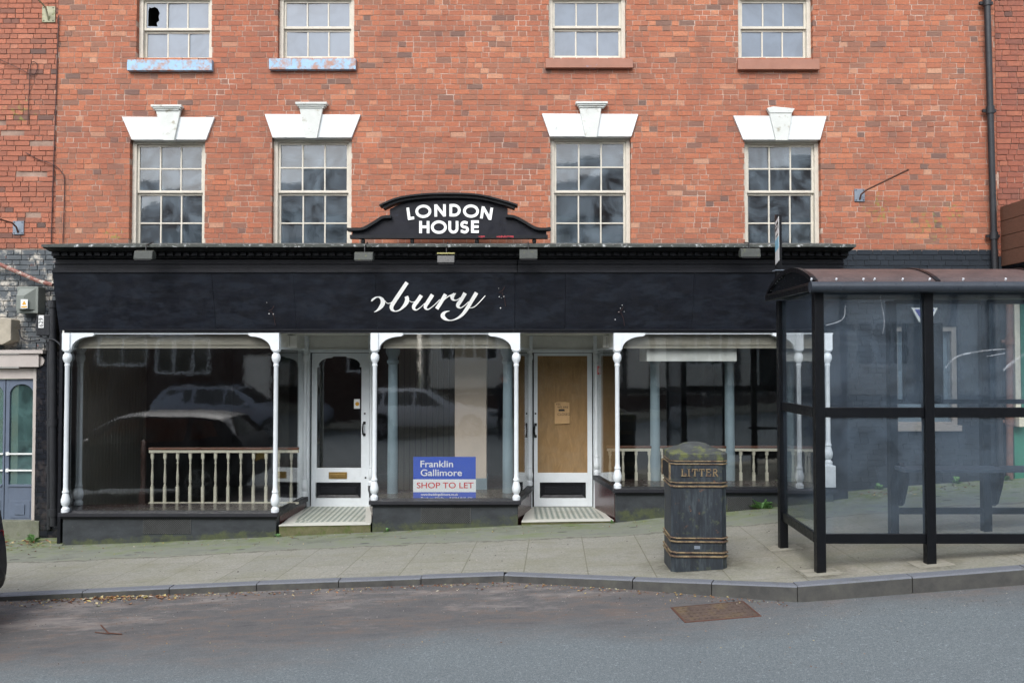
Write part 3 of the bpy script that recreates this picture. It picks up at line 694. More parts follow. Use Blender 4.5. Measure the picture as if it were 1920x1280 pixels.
# cornice: moulded profile run along the front, dentils below
prof = [(10.50, az(459, 10.5)), (10.50, az(464, 10.5)), (10.54, az(466, 10.54)), (10.60, az(468.5, 10.6)), (10.66, az(471.5, 10.66)), (10.70, az(471.8, 10.70)), (10.70, az(480, 10.70)),
        (10.74, az(481, 10.74)), (10.74, az(484, 10.74)), (10.80, az(485, 10.8)), (11.49, az(485, 10.8)), (11.49, az(459, 10.5) + .16)]
mb = MB(); mb.yz(prof[::-1], SX0, SX1)
corn = mb.build('cornice', 'cornice', shop)
mb = MB(); x = SX0 + .05
while x < SX1 - .08:
    mb.box(x, x + .07, 10.665, 10.72, az(479, 10.665), az(472.5, 10.665)); x += .105
mb.build('dentil_course', 'black_plain', corn)['kind'] = 'stuff'
mb = MB(); z = az(459, 10.5); x = SX0 - .01; r2 = random.Random(9)
while x < SX1:
    l = r2.uniform(.2, .7); mb.yz([(10.485, z - .028 + r2.uniform(-.004, .002)), (10.485, z + .004), (11.48, z + .165), (11.48, z + .155), (10.502, z - .004), (10.502, z - .028)][::-1], x, min(x + l, SX1 + .01)); x += l
mb.build('flashing', 'flashing', corn)
# frieze mouldings
mb = MB()
for (u, v, y) in ((485.5, 492, 10.79), (492, 495, 10.765), (495, 502, 10.785), (502, 506, 10.755), (506, 511, 10.72)):
    mb.box(SX0, ax(970, y) - .004, y, 10.95, az(v, y), az(u, y)); mb.box(ax(970, y) + .004, SX1 - .03, y, 10.95, az(v, y), az(u, y))
mb.build('frieze', 'black_plain', shop, bevel=.003)
# canted fascia
FT, FB = (10.73, az(510, 10.73)), (10.93, az(619, 10.93))
def fy(z, lift=0): return FT[0] + (FB[0] - FT[0]) * (FT[1] - z) / (FT[1] - FB[1]) - lift
def fpt(px, py, lift=0):
    Y = 10.8
    for _ in range(6): Y = fy(at(px, py, Y).z, lift)
    return at(px, py, Y)
fx = [ax(p, 10.83) for p in (103, 400, 552, 705, 965, 1060, 1300)] + [4.28]
mb = MB()
for i in range(7):
    a, b = fx[i] + .0015, fx[i + 1] - .0015; j = (0, .002, 0, -.006, .003, 0, .002)[i]
    mb.yz([(FT[0] + j, FT[1] + .02), (FB[0] + j, FB[1]), (FB[0] + .1, FB[1]), (FT[0] + .2, FT[1] + .02)], a, b)
fas = mb.build('fascia', 'black', shop)
mb = MB(); mb.box(-5.9, 4.2, 10.885, 11.0, az(624, 10.9), az(617.5, 10.9)); mb.box(-5.9, 4.2, 10.868, 10.9, az(619.5, 10.9), az(617, 10.9))
mb.build('fascia_moulding', 'black_plain', shop)
ZSOF = az(624, 10.9)
# painted script on the fascia
mb = MB(); S = 8.348; lift = [.0045]
STROKES = [[(55, 374, 20), (72, 350, 30), (110, 320, 26), (150, 308, 18), (190, 315, 34), (222, 350, 58), (232, 400, 70), (205, 455, 60), (150, 512, 30), (95, 543, 6)],
 [(262, 362, 10), (290, 397, 10), (325, 407, 10), (370, 388, 12), (400, 352, 12)],
 [(612, 78, 60), (500, 245, 62), (400, 395, 62), (368, 460, 60), (380, 505, 46), (425, 528, 18), (490, 512, 22), (560, 452, 46), (605, 385, 66), (612, 335, 62), (598, 298, 58)],
 [(640, 362, 10), (685, 385, 10), (740, 378, 12), (775, 350, 12)],
 [(835, 280, 60), (770, 375, 60), (722, 440, 60), (718, 486, 46), (758, 508, 18), (820, 470, 12), (885, 405, 10)],
 [(1010, 270, 60), (940, 380, 60), (902, 440, 58), (900, 478, 44), (940, 500, 18), (1010, 455, 12), (1080, 392, 12), (1125, 345, 12)],
 [(1215, 263, 60), (1150, 375, 58), (1076, 492, 58)],
 [(1165, 385, 8), (1215, 330, 14), (1275, 288, 18), (1330, 268, 26), (1375, 254, 14)],
 [(1355, 252, 34), (1320, 300, 62), (1325, 340, 42), (1362, 358, 18), (1410, 345, 14), (1445, 315, 12)],
 [(1520, 245, 60), (1460, 350, 58), (1412, 420, 62), (1412, 458, 46), (1452, 476, 18), (1510, 440, 14), (1575, 380, 12)],
 [(1700, 238, 60), (1620, 370, 58), (1540, 500, 56), (1470, 588, 44), (1380, 648, 26), (1285, 672, 14), (1215, 652, 44), (1170, 605, 68), (1185, 562, 50), (1225, 536, 26), (1278, 526, 8)],
 [(1590, 480, 8), (1660, 462, 14), (1740, 392, 14), (1836, 284, 14)]]
for i, st in enumerate(STROKES):
    ribbon(mb, spline(st, 8), lambda x, y, l, i=i: fpt(690 + x / S, 520 + y / S, .009 + (l + i * .0004 if l else 0)), .003)
mb.build('lettering', 'letter', fas)['label'] = 'white cut-off script lettering on the black fascia'
# scars on the fascia: broken fixings
mb = MB()
for (cx, cy) in ((508, 583), (940, 545), (1163, 582)):
    for _ in range(5):
        p = fpt(cx + r2.gauss(0, 4), cy + r2.gauss(0, 10), .004); s = r2.uniform(.003, .009)
        mb.xz([(p.x - s, p.z), (p.x, p.z - s * 1.4), (p.x + s, p.z + s * .4), (p.x, p.z + s)], p.y - .002, p.y + .004)
mb.build('paint_scar', 'label_white', fas)['kind'] = 'stuff'
for (cx, cy) in ((508, 583), (940, 548), (1163, 585)):
    mb = MB()
    pts = [fpt(cx + dx, cy + dy, .012) for dx, dy in ((6, -10), (2, -3), (-5, 0), (2, 2), (6, 12), (8, 26))]
    mb.tube(pts, .003, 5); mb.build('wire_end', 'cable', fas)

# slim white columns, with brackets
def column(px, Y, z0, z1, k=1.0, half=False):
    x = ax(px, Y); zc = z1; H = z1 - z0
    pr = [(.050, z0), (.052, z0 + .045), (.040, z0 + .055), (.030, z0 + .075), (.046, z0 + .095), (.056, z0 + .135), (.055, z0 + .165), (.043, z0 + .215), (.034, z0 + .245), (.042, z0 + .255), (.042, z0 + .27), (.033, z0 + .285), (.030, z0 + .33),
          (.0285, zc - .22), (.036, zc - .205), (.037, zc - .195), (.030, zc - .185), (.034, zc - .165), (.052, zc - .135), (.058, zc - .10), (.052, zc - .065), (.034, zc - .04), (.040, zc - .03), (.058, zc - .012), (.058, zc)]
    mb = MB(); mb.lathe(x, Y, [(r * k, z) for r, z in pr], 20)
    mb.xy([(x - .05 * k, Y - .05 * k), (x + .05 * k, Y - .05 * k), (x + .05 * k, Y + .05 * k), (x - .05 * k, Y + .05 * k)], zc, ZSOF - .002)
    return mb.build('column', 'white', shop, smooth=True)
def bracket(px0, px1, Y, zlow, parent):
    """spandrel with a quarter-round cut, from the column at px0 to its tip at px1"""
    x0, x1 = ax(px0, Y), ax(px1, Y); s = 1 if x1 > x0 else -1
    x0 += s * .05; top = ZSOF - .002; d = .035; w_ = abs(x1 - x0); pts = [(x0, zlow), (x0, top), (x1, top), (x1, top - .03)]
    for k in range(11):
        a = math.pi / 2 * k / 10
        pts.append((x1 - s * (.03 + (w_ - .045) * math.sin(a)), top - d - .01 - (top - d - zlow - .02) * (1 - math.cos(a))))
    mb = MB(); mb.xz(pts, Y - .03, Y + .03); return mb.build('bracket', 'white', parent, bevel=.003)
ZC = az(656, YF)
SILL1, SILL2, SILL3 = az(961, 10.84), az(938, 10.84), az(916, 10.84)
for px, zb, tips in ((127, SILL1, (178,)), (518, SILL1, (467,)), (703, SILL2, (756,)), (968, SILL2, (916,)), (1157, SILL3, (1209,)), (1497, SILL3, (1447,)), (1551, SILL3 + .3, ())):
    c = column(px, YF, zb, ZC)
    for t in tips: bracket(px, t, YF, ZC - .0, c)
mb = MB(); x = ax(1551, YF); mb.box(x - .07, x + .07, YF - .07, YF + .07, az(912, YF), SILL3 + .3); mb.build('column_plinth', 'white', shop, bevel=.004)
for px, Y, zb in ((153.5, 11.42, SILL1), (573, 12.05, SILL1 + .02), (697, 12.05, SILL2 + .02), (993, 12.05, SILL2 + .02), (1118, 12.05, SILL3 + .02)):
    column(px, Y, zb, az(657, 12.05) if Y > 12 else ZC, .85)

# bays: sills, plinths, window beds, glass
def quadbox(mb, x0, y0, x1, y1, th, z0, z1):
    d = Vector((x1 - x0, y1 - y0)).normalized(); n = Vector((-d.y, d.x)) * th / 2
    mb.xy([(x0 + n.x, y0 + n.y), (x1 + n.x, y1 + n.y), (x1 - n.x, y1 - n.y), (x0 - n.x, y0 - n.y)], z0, z1)
BAYS = [(127, 518, SILL1, 153.5, 573, 'tall left'), (703, 968, SILL2, 697, 993, 'middle'), (1157, 1555, SILL3, 1118, None, 'right')]
YD = 12.2
for bi, (pa, pb, zs, ba, bb, _) in enumerate(BAYS):
    x0, x1 = ax(pa, YF), ax(pb, YF)
    bx0 = ax(ba, 11.45 if bi == 0 else 12.1); bx1 = ax(bb, 12.1) if bb else x1 + .02
    by0 = 11.45 if bi == 0 else 12.12; by1 = 12.12 if bb else 11.48
    fz = lambda x, y: pave_z(x, y) - .3
    s_ = MB()   # sill
    s_.yz([(10.82, zs - .05), (10.98, zs - .05), (10.98, zs + .012), (10.83, zs - .003)][::-1], x0 - .06, x1 + .06)
    s_.yz([(10.845, zs - .075), (10.96, zs - .075), (10.96, zs - .051), (10.845, zs - .051)][::-1], x0 - .04, x1 + .04)
    quadbox(s_, x0 + .0, 10.985, bx0, by0, .1, zs - .06, zs + .006); quadbox(s_, x1 - .0, 10.985, bx1, by1, .1, zs - .06, zs + .006)
    s_.build('sill', 'black_plain', shop, bevel=.004)
    p = MB(); p.xy([(x0 - .02, 10.88), (x1 + .02, 10.88), (x1 + .02, 11.05), (x0 - .02, 11.05)], fz, zs - .076); 
    p.build('plinth', 'plinth', shop)
    for (u, v, yy) in ((x0, bx0, by0), (x1, bx1, by1)):
        t = MB(); quadbox(t, u, 11.052, v, yy, .05, -.6, zs - .062); t.build('tiled_return', 'maroon' if yy > 12 else 'plinth', shop)
    b_ = MB(); b_.xy([(x0 + .03, 10.99), (x1 - .03, 10.99), (bx1 - .02, min(by1, 11.75)), (bx0 + .03, min(by0, 11.75))], zs - .1, zs + .004); b_.build('window_bed', 'bed', shop)
    gl = MB(); gl.box(x0 + .03, x1 - .03, 10.925, 10.931, zs + .005, ZSOF); gl.build('window_pane', 'glass_shop', shop)
    for (u, v, yy) in ((x0, bx0, by0), (x1, bx1, by1)):
        if bi == 2 and yy < 12: continue
        g = MB(); quadbox(g, u, 10.96, v, yy - .03, .006, zs + .008, az(657, 12.05) if yy > 12 else ZSOF); g.build('side_pane', 'glass_shop', shop)
        h_ = MB(); quadbox(h_, u, 10.96, v, yy, .05, az(657, 12.05), az(657, 12.05) + .03); h_.build('transom', 'white', shop)
        if yy > 12: q_ = MB(); quadbox(q_, u, 10.97, v, yy, .03, az(657, 12.05) + .031, ZSOF); q_.build('transom_panel', 'offwhite', shop)
    # valance inside the head of the window
    v_ = MB(); v_.box(x0 + .1, x1 - .05, 10.99, 11.03, az(653, 11.0), ZSOF + .02); v_.box(x0 + .1, x1 - .05, 10.975, 10.99, az(653, 11.0), az(650.5, 11.)); v_.box(x0 + .1, x1 - .05, 10.975, 10.99, az(646.5, 11.), az(644.5, 11.)); v_.build('valance', 'valance', shop)
    hb = MB(); hb.box(x0 - .05, x1 + .05, 10.895, 10.925, ZSOF - .016, ZSOF - .001); hb.build('head_bead', 'white', shop)
# left end filler of the bay and black end panels
mb = MB(); mb.box(-6.02, ax(118, 11.0), 11.0, 11.5, -.6, FB[1] + .02); mb.build('end_panel', 'black_plain', shop)
mb = MB(); mb.box(4.2, 4.45, 11.0, 11.5, -.2, FB[1] + .02); mb.build('end_panel', 'black_plain', shop)
# soffit over the door recesses and shop interior shell
mb = MB(); mb.box(-5.95, 4.2, 10.935, 12.4, ZSOF + .001, ZSOF + .05); mb.build('recess_ceiling', 'offwhite', shop)
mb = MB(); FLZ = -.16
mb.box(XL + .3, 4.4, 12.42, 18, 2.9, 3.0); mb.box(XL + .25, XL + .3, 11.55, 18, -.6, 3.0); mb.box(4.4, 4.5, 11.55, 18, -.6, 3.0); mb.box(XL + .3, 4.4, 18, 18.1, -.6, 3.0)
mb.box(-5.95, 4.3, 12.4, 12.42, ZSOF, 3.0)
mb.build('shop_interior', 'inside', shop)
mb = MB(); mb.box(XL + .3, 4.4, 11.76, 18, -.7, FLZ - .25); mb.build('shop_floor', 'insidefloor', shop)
# plinth vents (perforated plates)
for (a, b, c, d) in ((272, 361, 972, 1000), (790, 883, 952, 980), (1362, 1408, 932, 955)):
    mb = MB(); y = 10.872; x0, x1, z1, z0 = ax(a, y), ax(b, y), az(c, y), az(d, y)
    mb.box(x0, x1, y, 10.88, z0, z1); v = mb.build('air_vent', 'grey_vent', shop)
    h = MB(); zz = z0 + .012; r_ = 0
    while zz < z1 - .006:
        xx = x0 + .012 + (.012 if r_ % 2 else 0)
        while xx < x1 - .008:
            h.xz([(xx - .0075, zz), (xx, zz - .0075), (xx + .0075, zz), (xx, zz + .0075)], y - .002, y + .001); xx += .0245
        zz += .0135; r_ += 1
    h.build('vent_holes', 'vent', v)

# ------------------------------------------------------------------ doors and steps
ZDT = az(655, YD)
def door(px0, px1, gl, glt, glb, kind):
    Y = YD; x0, x1 = ax(px0, Y), ax(px1, Y); z0 = az(949, Y); z1 = az(662, Y)
    g0, g1, gt, gb = ax(gl[0], Y), ax(gl[1], Y), az(glt, Y), az(glb, Y)
    p0, p1, pt, pb = ax(gl[2], Y), ax(gl[3], Y), az(904, Y), az(933.5, Y)
    mb = MB(); yb = Y + .045
    mb.box(x0, g0, Y, yb, z0, z1); mb.box(g1, x1, Y, yb, z0, z1); mb.box(g0, g1, Y, yb, gt, z1)
    mb.box(g0, g1, Y, yb, pt, gb); mb.box(g0, g1, Y, yb, z0, pb); mb.box(g0, p0, Y, yb, pb, pt); mb.box(p1, g1, Y, yb, pb, pt)
    if kind == 'arch':   # shaped shoulders at the head of the glass
        for s, gx in ((1, g0), (-1, g1)):
            pts = [(gx - s * .001, gt + .001), (gx - s * .001, gt - .16), (gx + s * .03, gt - .15)]
            for k in range(9):
                a = math.pi / 2 * k / 8; pts.append((gx + s * (.02 + .19 * (1 - math.cos(a))), gt - .13 + .11 * math.sin(a)))
            pts += [(gx + s * .215, gt - .012), (gx + s * .24, gt + .001)]
            mb.xz(pts, Y + .001, yb - .001)
    d = mb.build('door', 'white', shop, bevel=.003)
    pn = MB(); pn.box(p0, p1, Y + .03, Y + .04, pb, pt)
    a = [(p0 + .005, pb + .005), (p1 - .005, pb + .005), (p1 - .005, pt - .005), (p0 + .005, pt - .005)]; e = .055
    b = [(p0 + e, pb + e * .8), (p1 - e, pb + e * .8), (p1 - e, pt - e * .8), (p0 + e, pt - e * .8)]
    for i in range(4):
        j = (i + 1) % 4; pn.quad((a[i][0], Y + .008, a[i][1]), (a[j][0], Y + .008, a[j][1]), (b[j][0], Y + .026, b[j][1]), (b[i][0], Y + .026, b[i][1]))
    pn.box(p0 + e * 1.4, p1 - e * 1.4, Y + .01, Y + .03, pb + e * 1.25, pt - e * 1.25)
    pn.build('door_panel', 'black_plain', d)
    g = MB(); g.box(g0 + .0, g1 - .0, Y + .02, Y + .026, gb, gt)
    g.build('pane' if kind == 'arch' else 'plywood_panel', 'glass_shop' if kind == 'arch' else 'brownply', d)
    return d, x0, x1, z0, z1
d1, *_ = door(585, 693, (595, 678, 593, 678), 668, 877, 'arch'); d1['label'] = 'glazed white door with shaped head'
d2, *_ = door(1001, 1110, (1008, 1101, 1012, 1098), 667, 886, 'ply'); d2['label'] = 'white door with its glass boarded over by plywood'
def handle(px, pt, pb, par, Y=YD):
    mb = MB(); x = ax(px, Y); a, b = az(pt, Y), az(pb, Y)
    mb.box(x - .018, x + .018, Y - .008, Y, a - .04, a); mb.box(x - .018, x + .018, Y - .008, Y, b, b + .04)
    mb.tube([(x, Y - .005, a - .02), (x - .012, Y - .045, a - .03), (x - .02, Y - .055, (a + b) / 2), (x - .012, Y - .045, b + .03), (x, Y - .005, b + .02)], .011, 8)
    mb.build('handle', 'iron', par, smooth=True)
handle(684, 790, 817, d1); handle(1004, 793, 820, d2)
mb = MB(); mb.box(ax(618, YD), ax(652, YD), YD - .01, YD, az(897, YD), az(884.5, YD)); mb.box(ax(622, YD), ax(648, YD), YD - .016, YD - .01, az(894, YD), az(888, YD)); mb.build('letter_plate', 'brass', d1, bevel=.002)
for px, py, p in ((685.5, 895, d1), (684, 775, d1), (1004, 775, d2)):
    mb = MB(); c = at(px, py, YD); mb.tube([(c.x, YD - .008, c.z), (c.x, YD, c.z)], .014, 10); mb.build('lock', 'iron', p)
mb = MB(); mb.box(ax(664, YD), ax(675, YD), YD + .014, YD + .019, az(766, YD), az(748, YD)); st = mb.build('sticker', 'label_white', d1)
mb = MB(); c = at(669.5, 757, YD); mb.tube([(c.x, YD + .011, c.z), (c.x, YD + .014, c.z)], .03, 12); mb.build('sticker_emblem', 'label_yellow', d1)
# door cases and panels over the doors
for (a, b, c, d) in ((560, 700, 582, 694), (990, 1130, 998, 1112)):
    mb = MB(); mb.box(ax(a, YD), ax(b, YD), YD + .005, YD + .06, ZDT, ZSOF); mb.box(ax(a, YD), ax(b, YD), YD - .012, YD + .004, ZDT, ZDT + .02)
    mb.build('door_head', 'offwhite', shop, bevel=.003)
    mb = MB()
    for u, v in ((a, c), (d, b)): mb.box(ax(u, YD), ax(v, YD) - (0 if u == a else 0), YD - .03, YD + .06, az(953, YD), ZDT - .001)
    mb.box(ax(c, YD), ax(d, YD), YD - .025, YD + .05, az(661, YD), ZDT - .001)
    mb.build('door_frame', 'white', shop, bevel=.004)
# perforated vent boxes up in the recess corners
for (a, b, Y) in ((522, 556, 11.3), (1131, 1155, 11.3)):
    mb = MB(); mb.box(ax(a, Y), ax(b, Y), Y, Y + .12, az(652, Y), az(629, Y)); v = mb.build('louvre_box', 'offwhite', shop, bevel=.003)
    h = MB()
    for i in range(4):
        for j in range(5):
            x = ax(a, Y) + .05 + i * .035; z = az(652, Y) + .025 + j * .027 + (.01 if i % 2 else 0)
            if x < ax(b, Y) - .01: h.box(x - .004, x + .004, Y - .002, Y + .001, z - .008, z + .008)
    h.build('perforation_pattern', 'vent', v)
# tiled steps
for (a, b, c, d, zf, zb_) in ((523, 699, 566, 697, 985.5, 950), (975, 1152, 990, 1120, 978.5, 951.5)):
    zf_, zb2 = az(zf, 10.9), az(zb_, YD)
    P0, P1, P2, P3 = (ax(a, 10.9) + .02, 10.9), (ax(b, 10.9) - .02, 10.9), (ax(d, YD), YD + .04), (ax(c, YD), YD + .04)
    dxz = (az(zf - 2.5, 10.9) - zf_) / (P1[0] - P0[0])
    zz = lambda x, y: zf_ + (zb2 - zf_) * (y - 10.9) / 1.3 + dxz * (x - P0[0]) * max(0, 1 - (y - 10.9) / 1.3)
    mb = MB(); mb.xy([P0, P1, P2, P3], -.7, zz); o = mb.build('door_step', 'step_riser', shop)
    mb = MB(); mb.xy([(P0[0] + .0, 10.885), (P1[0], 10.885), (P1[0] - .01, 11.03), (P0[0] + .01, 11.03)], lambda x, y: zz(x, y) + .0005, lambda x, y: zz(x, y) + .012); mb.build('nosing', 'nosing', o)
    mb = MB(); mb.xy([(P0[0] + .01, 11.031), (P1[0] - .01, 11.031), P2, P3], lambda x, y: zz(x, y) + .0005, lambda x, y: zz(x, y) + .008); mb.build('tile_border', 'nosing', o)
    mb = MB(); mb.xy([(P0[0] + .16, 11.07), (P1[0] - .1, 11.07), (P2[0] - .07, YD - .03), (P3[0] + .09, YD - .03)], lambda x, y: zz(x, y) + .009, lambda x, y: zz(x, y) + .012); mb.build('mosaic', 'checker', o)
# window in the black painted wall
mb = MB(); y = YW + .03; a, b, c, d = bw
mb.box(a, a + .07, y, y + .1, c, d); mb.box(b - .07, b, y, y + .1, c, d); mb.box(a + .07, b - .07, y, y + .1, d - .07, d); mb.box(a + .07, b - .07, y, y + .1, c, c + .09)
mb.box(a - .02, b + .02, y - .08, y, c - .03, c + .05); mb.box((a + b) / 2 - .02, (a + b) / 2 + .02, y + .02, y + .08, c + .09, d - .07)
M['dullframe'] = paint('dull_weathered_window_frame', (134, 128, 122), .12, 7, rough=.7, dirt=(104, 106, 96), dirt_amt=.55)
wf = mb.build('window', 'dullframe', shop, bevel=.004)
mb = MB(); mb.box(a + .07, b - .07, y + .05, y + .055, c + .09, d - .07); mb.build('pane', 'glass_low', wf)
mb = MB(); mb.box(a + .07, b - .07, y + .12, y + .13, c + .09, d - .07); mb.build('blind', 'net', wf)

# interior pieces seen through the glass
mb = MB()
x = XL + .32; 
mb.box(XL + .301, XL + .33, 11.6, 13.7, -.5, 2.2)
yy = 11.7
while yy < 13.6: mb.box(XL + .33, XL + .336, yy, yy + .085, -.3, 2.2); yy += .1
mb.box(XL + .33, XL + .36, 11.7, 13.7, -.45, -.28); mb.build('wall_boarding', 'tng', shop)
mb = MB(); xx = ax(748, 14)
while xx < ax(850, 14): mb.box(xx, xx + .085, 14.0, 14.03, -.5, 2.9); xx += .095
mb.build('board_partition', 'tng', shop)
for px, Y in ((737, 11.45), (1227.5, 11.6), (1367, 11.6), (952, 11.5)):
    mb = MB(); x = ax(px, Y); z0 = -.45
    mb.lathe(x, Y, [(.075, z0), (.072, .6), (.064, 1.9), (.062, 1.98), (.082, 2.0), (.082, 2.03), (.066, 2.05), (.07, 2.08), (.1, 2.14), (.1, 2.4), (.1, 2.95)], 20)
    mb.build('inner_column', 'column_blue', shop, smooth=True)
mb = MB(); mb.box(ax(1213, 11.06), ax(1381, 11.06), 11.06, 11.7, az(677, 11.06), 2.39); mb.build('beam_casing', 'offwhite', shop)
mb = MB(); mb.box(ax(853, 12), ax(912, 12), 12.0, 12.5, az(896, 12), 2.9); pl = mb.build('wall_pier', 'pillar', shop)
mb = MB(); mb.box(ax(853, 12) - .01, ax(912, 12) + .01, 11.99, 12.52, -.5, az(896, 12) - .001); mb.build('pier_base', 'column_blue', pl)

def balustrade(label, pxs, Y, zrail, zbase, newel):
    x0, x1 = ax(pxs[0], Y), ax(pxs[-1], Y)
    t = thing('stair_balustrade', label, 'balustrade', (x0, Y, zbase), 'balustrades behind the shop windows')
    mb = MB(); mb.box(x0 - .05, x1 + .1, Y - .04, Y + .04, zrail - .02, zrail + .012); mb.build('handrail', 'handrail', t, bevel=.008)
    mb = MB(); mb.box(x0 - .04, x1 + .1, Y - .03, Y + .03, zrail - .06, zrail - .021); mb.build('top_rail', 'cream', t)
    mb = MB(); mb.box(x0 - .04, x1 + .1, Y - .03, Y + .03, zbase, zbase + .022); mb.build('bottom_rail', 'cream', t)
    H = zrail - .06 - zbase - .022; zb = zbase + .022
    for px in pxs:
        x = ax(px, Y); m2 = MB()
        m2.box(x - .019, x + .019, Y - .019, Y + .019, zb, zb + H * .32)
        m2.lathe(x, Y, [(.012, zb + H * .321), (.018, zb + H * .34), (.012, zb + H * .37), (.017, zb + H * .39), (.020, zb + H * .5), (.013, zb + H * .66), (.011, zb + H * .76), (.018, zb + H * .79), (.012, zb + H * .82), (.02, zb + H * .88)], 10)
        m2.box(x - .019, x + .019, Y - .019, Y + .019, zb + H * .881, zb + H)
        m2.build('baluster', 'cream', t)
    if newel:
        x = ax(newel, Y); m2 = MB(); m2.box(x - .045, x + .045, Y - .045, Y + .045, zbase, zbase + .18)
        m2.lathe(x, Y, [(.035, zbase + .181), (.045, zbase + .22), (.03, zbase + .26), (.04, zbase + .5), (.03, zbase + .62), (.045, zbase + .66), (.035, zbase + .7), (.045, zrail), (.03, zrail + .03), (.04, zrail + .08), (.02, zrail + .12)], 12)
        m2.build('newel_post', 'darkwood', t, smooth=True)
YB = 11.6
balustrade('cream balustrade with dark newel post in the left shop window', [288.5 + i * 23.6 for i in range(12)], YB, az(840, YB), az(944, YB), 272)
balustrade('cream balustrade without newel behind the blue columns in the right shop window', [1143 + i * 24.4 for i in range(16)], YB, az(837, YB), az(907, YB), None)

# ------------------------------------------------------------------ LONDON HOUSE pediment sign
YS = 10.95
sg = thing('pediment_sign', 'black shaped pediment sign with white raised letters standing on the cornice', 'sign', at(845, 450, YS))
def sp(zx, zy, Y=YS): p = at(540 + zx / 3.4286, 340 + zy / 3.4286, Y); return (p.x, p.z)
top = spline([(655, 178), (760, 130), (900, 108), (1040, 103), (1180, 110), (1310, 135), (1412, 172)], 5)
rs_ = spline([(1412, 215), (1470, 245), (1540, 290), (1600, 312), (1660, 318)], 5); ls = spline([(415, 318), (470, 312), (540, 285), (600, 245), (655, 215)], 5)
mb = MB(); mb.xz([sp(*p) for p in top + rs_ + [(1665, 365), (410, 365)] + ls], YS, YS + .06); mb.build('board', 'signblack', sg)
mb = MB()
def cap(pts, th, y0):
    pts = [sp(*p) for p in spline(pts, 6)]; n = len(pts); lo = []
    for i, p in enumerate(pts):
        a = Vector(pts[max(i - 1, 0)]); b = Vector(pts[min(i + 1, n - 1)]); d = (b - a).normalized(); nn = Vector((d.y, -d.x))
        lo.append((p[0] + nn.x * th, p[1] + nn.y * th))
    for i in range(n - 1): mb.xz([pts[i], pts[i + 1], lo[i + 1], lo[i]], y0, YS + .08)
A1 = [(592, 160), (700, 115), (850, 90), (1040, 83), (1230, 92), (1390, 130), (1477, 157)]
cap(A1, .022, YS - .11); 
A2 = [(610, 166), (705, 124), (850, 99), (1040, 92), (1230, 101), (1385, 138), (1462, 164)]
cap(A2, .04, YS - .075); mb.build('cap_moulding', 'cornice', sg)
for S1, in (([(385, 303), (430, 305), (490, 298), (560, 258), (610, 228), (668, 224)],), ([(1400, 220), (1460, 226), (1530, 262), (1590, 296), (1640, 304), (1687, 298)],)):
    mb = MB(); cap(S1, .035, YS - .07); mb.build('shoulder_moulding', 'cornice', sg)
mb = MB(); p, q = sp(400, 346), sp(1670, 368); mb.box(p[0], q[0], YS - .025, YS + .07, q[1], p[1]); mb.build('base_moulding', 'black_plain', sg)
mb = MB()
for a, b in ((1225, 1262), (1340, 1450)):
    p, q = sp(a, 350), sp(b, 364); z = q[1]
    xx = p[0]
    while xx < q[0]: l = rnd.uniform(.01, .03); mb.box(xx, xx + l * .9, YS - .029, YS - .024, z + rnd.uniform(0, .01), p[1] - rnd.uniform(0, .012)); xx += l
mb.build('red_paint_remnant', 'redpaint', sg)
mb = MB()
for zx in (480, 797, 1215, 1583): p = sp(zx, 382, YS); mb.lathe(p[0], YS + .03, [(.02, p[1] - .06), (.028, p[1]), (.02, p[1] + .045)], 10)
mb.build('foot', 'iron', sg)
# raised letters drawn as strokes in a unit box
def stroke_letter(ch):
    arc = lambda cx, cy, r0, r1, a0, a1, n=16: [(cx + r0 * math.cos(R(a0 + (a1 - a0) * i / n)), cy + r1 * math.sin(R(a0 + (a1 - a0) * i / n))) for i in range(n + 1)]
    w_ = .2; h = w_ / 2
    return {'L': [[(h, 1), (h, 0)], [(.0, h), (.5, h)]], 'O': [arc(.5, .5, .46, .43, 0, 360, 32)], 'N': [[(h, 0), (h, 1)], [(h + .01, .95), (.79, .05)], [(.8, 1), (.8, 0)]],
            'D': [[(h, 0), (h, 1)], [(h, h), (.35, h)] + arc(.35, .5, .4, .4, -90, 90) + [(h, 1 - h)]], 'H': [[(h, 0), (h, 1)], [(.7, 0), (.7, 1)], [(h, .52), (.7, .52)]],
            'U': [[(h, 1), (h, .38)] + arc(.4, .38, .3, .29, 180, 360) + [(.7, 1)]], 'E': [[(h, 0), (h, 1)], [(.1, h), (.6, h)], [(.1, 1 - h), (.6, 1 - h)], [(.1, .5), (.58, .5)]],
            'S': [[(.6, .84)] + arc(.36, .705, .22, .2, 50, 250, 12) + arc(.36, .3, .24, .21, 70, -140, 12) + [(.06, .16)]]}[ch], w_
LET = [('L', 163, 338, 75, 72, 8), ('O', 263, 312, 172, 150, 3), ('N', 480, 298, 135, 145, 1), ('D', 658, 295, 140, 147, 0), ('O', 828, 302, 172, 150, -2), ('N', 1025, 318, 135, 142, -9),
       ('H', 297, 497, 122, 147, 0), ('O', 445, 497, 172, 150, 0), ('U', 647, 497, 117, 149, 0), ('S', 785, 497, 108, 149, 0), ('E', 918, 492, 97, 145, 0)]
